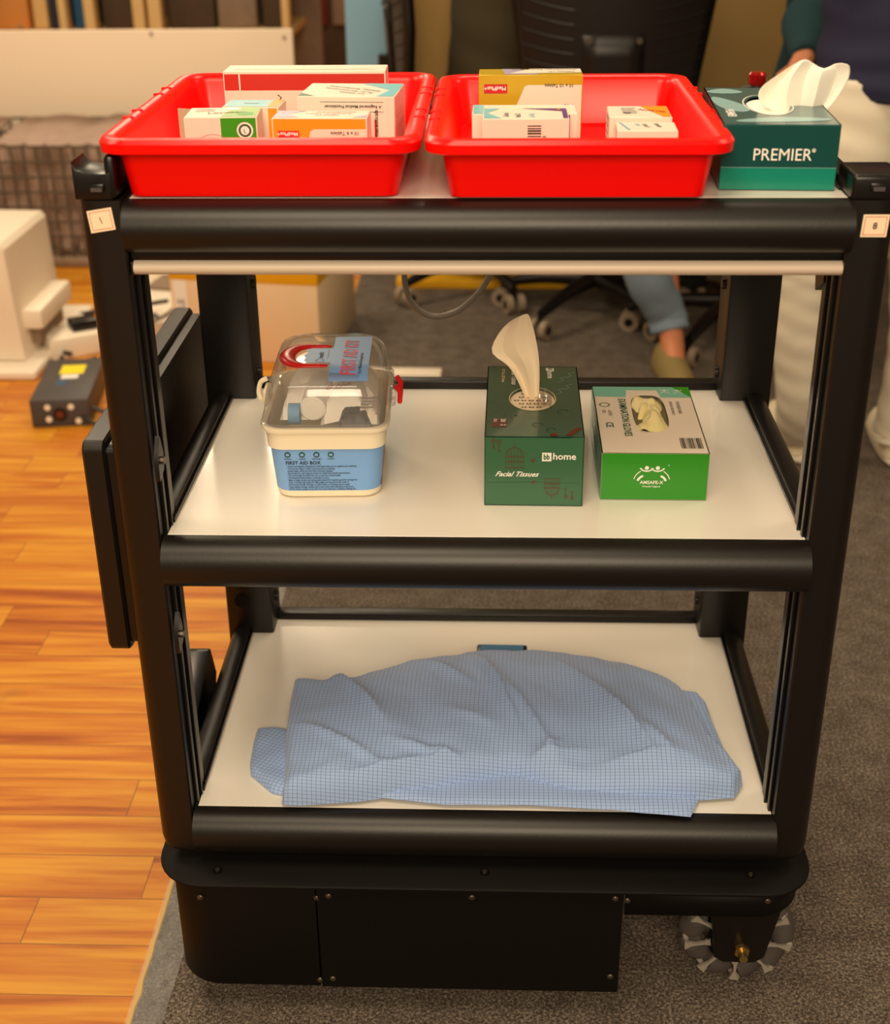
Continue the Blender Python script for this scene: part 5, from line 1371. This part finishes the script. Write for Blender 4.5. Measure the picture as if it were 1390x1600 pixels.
# --- person in olive, half hidden by the chair back
po = thing('person', 'person in olive brown clothing sitting half hidden behind the ribbed chair back', 'person', (.08, 3.20, 0))
V = [(.04, 3.20, .56, .13), (.06, 3.18, .78, .13), (.10, 3.16, 1.02, .14), (.12, 3.15, 1.15, .06), (.14, 3.14, 1.27, .088), (.14, 3.14, 1.34, .08)]
Eg = [(0, 1), (1, 2), (2, 3), (3, 4), (4, 5)]
for s in (-1, 1):
    i0 = len(V); V += [(.14, 3.20+s*.09, .55, .08), (.46, 3.22+s*.12, .52, .055), (.50, 3.24+s*.12, .11, .036), (.62, 3.24+s*.13, .04, .03)]; Eg += [(0, i0), (i0, i0+1), (i0+1, i0+2), (i0+2, i0+3)]
    i1 = len(V); V += [(.11, 3.16+s*.17, 1.06, .045), (.15, 3.16+s*.20, .82, .034), (.36, 3.16+s*.16, .76, .024)]; Eg += [(2, i1), (i1, i1+1), (i1+1, i1+2)]; hand_chain(V, Eg, i1+2, (.36, 3.16+s*.16, .76), (1, 0, -.1), (0, 1, 0), .95)
skinned('body', po, V, Eg, 'skin')
mb = MB(); limb(mb, [(.04, 3.20, .58, .20), (.06, 3.18, .76, .20), (.09, 3.16, .98, .21), (.11, 3.16, 1.08, .15), (.12, 3.15, 1.15, .06)], 'olive_cloth', 28, .04, 3, 6, .95)
for s in (-1, 1): limb(mb, [(.11, 3.16+s*.17, 1.05, .075), (.14, 3.16+s*.20, .92, .076), (.16, 3.16+s*.21, .82, .072), (.33, 3.16+s*.165, .765, .052)], 'olive_cloth', 18, .05, 7+s, 5)
mb.build('jacket', po, world=True, sub=1)
mb = MB()
for s in (-1, 1): limb(mb, [(.04, 3.20+s*.06, .56, .12), (.26, 3.21+s*.11, .55, .09), (.45, 3.22+s*.12, .53, .075), (.49, 3.23+s*.12, .44, .07), (.50, 3.24+s*.12, .10, .055)], 'jeans_dark', 20, .04, s, 6)
mb.build('trousers', po, world=True, sub=1)
for s in (-1, 1):
    mb = MB(); shoe(mb, (.46, 3.24+s*.12, 0), (.72, 3.24+s*.15, 0), 'black_matt', 'black_smooth'); mb.build('shoe', po, world=True, sub=1)
mb = MB(); mb.ball((.125, 3.14, 1.28), .112, 'hair', (.95, .9, 1.05)); mb.build('hair', po, world=True)

# black bottle with a red cap standing on a stool behind the cart
q = at(1182, 130, y=.62)
t = thing('emergency_switch_post', 'black post with a red push knob behind the teal tissue box', 'switch', (q.x, .62, 0))
mb = MB(); mb.cyl((0, 0, 0), (0, 0, .025), .09, 'black_smooth', 28); mb.cyl((0, 0, .02), (0, 0, q.z-.03), .016, 'black_smooth', 18); mb.build('stand_pole', t)
mb = MB(); mb.cyl((0, 0, q.z-.06), (0, 0, q.z-.009), .021, 'black_smooth', 28); mb.cyl((0, 0, q.z-.009), (0, 0, q.z-.006), .0215, 'charger', 28); mb.build('switch_body', t)
mb = MB(); mb.cyl((0, 0, q.z-.006), (0, 0, q.z), .008, 'steel', 16); mb.tube([(0, 0, q.z-.002), (0, 0, q.z+.002), (0, 0, q.z+.012), (0, 0, q.z+.015)], [.010, .0125, .012, .009], 'redcap', 20); mb.build('push_knob', t)
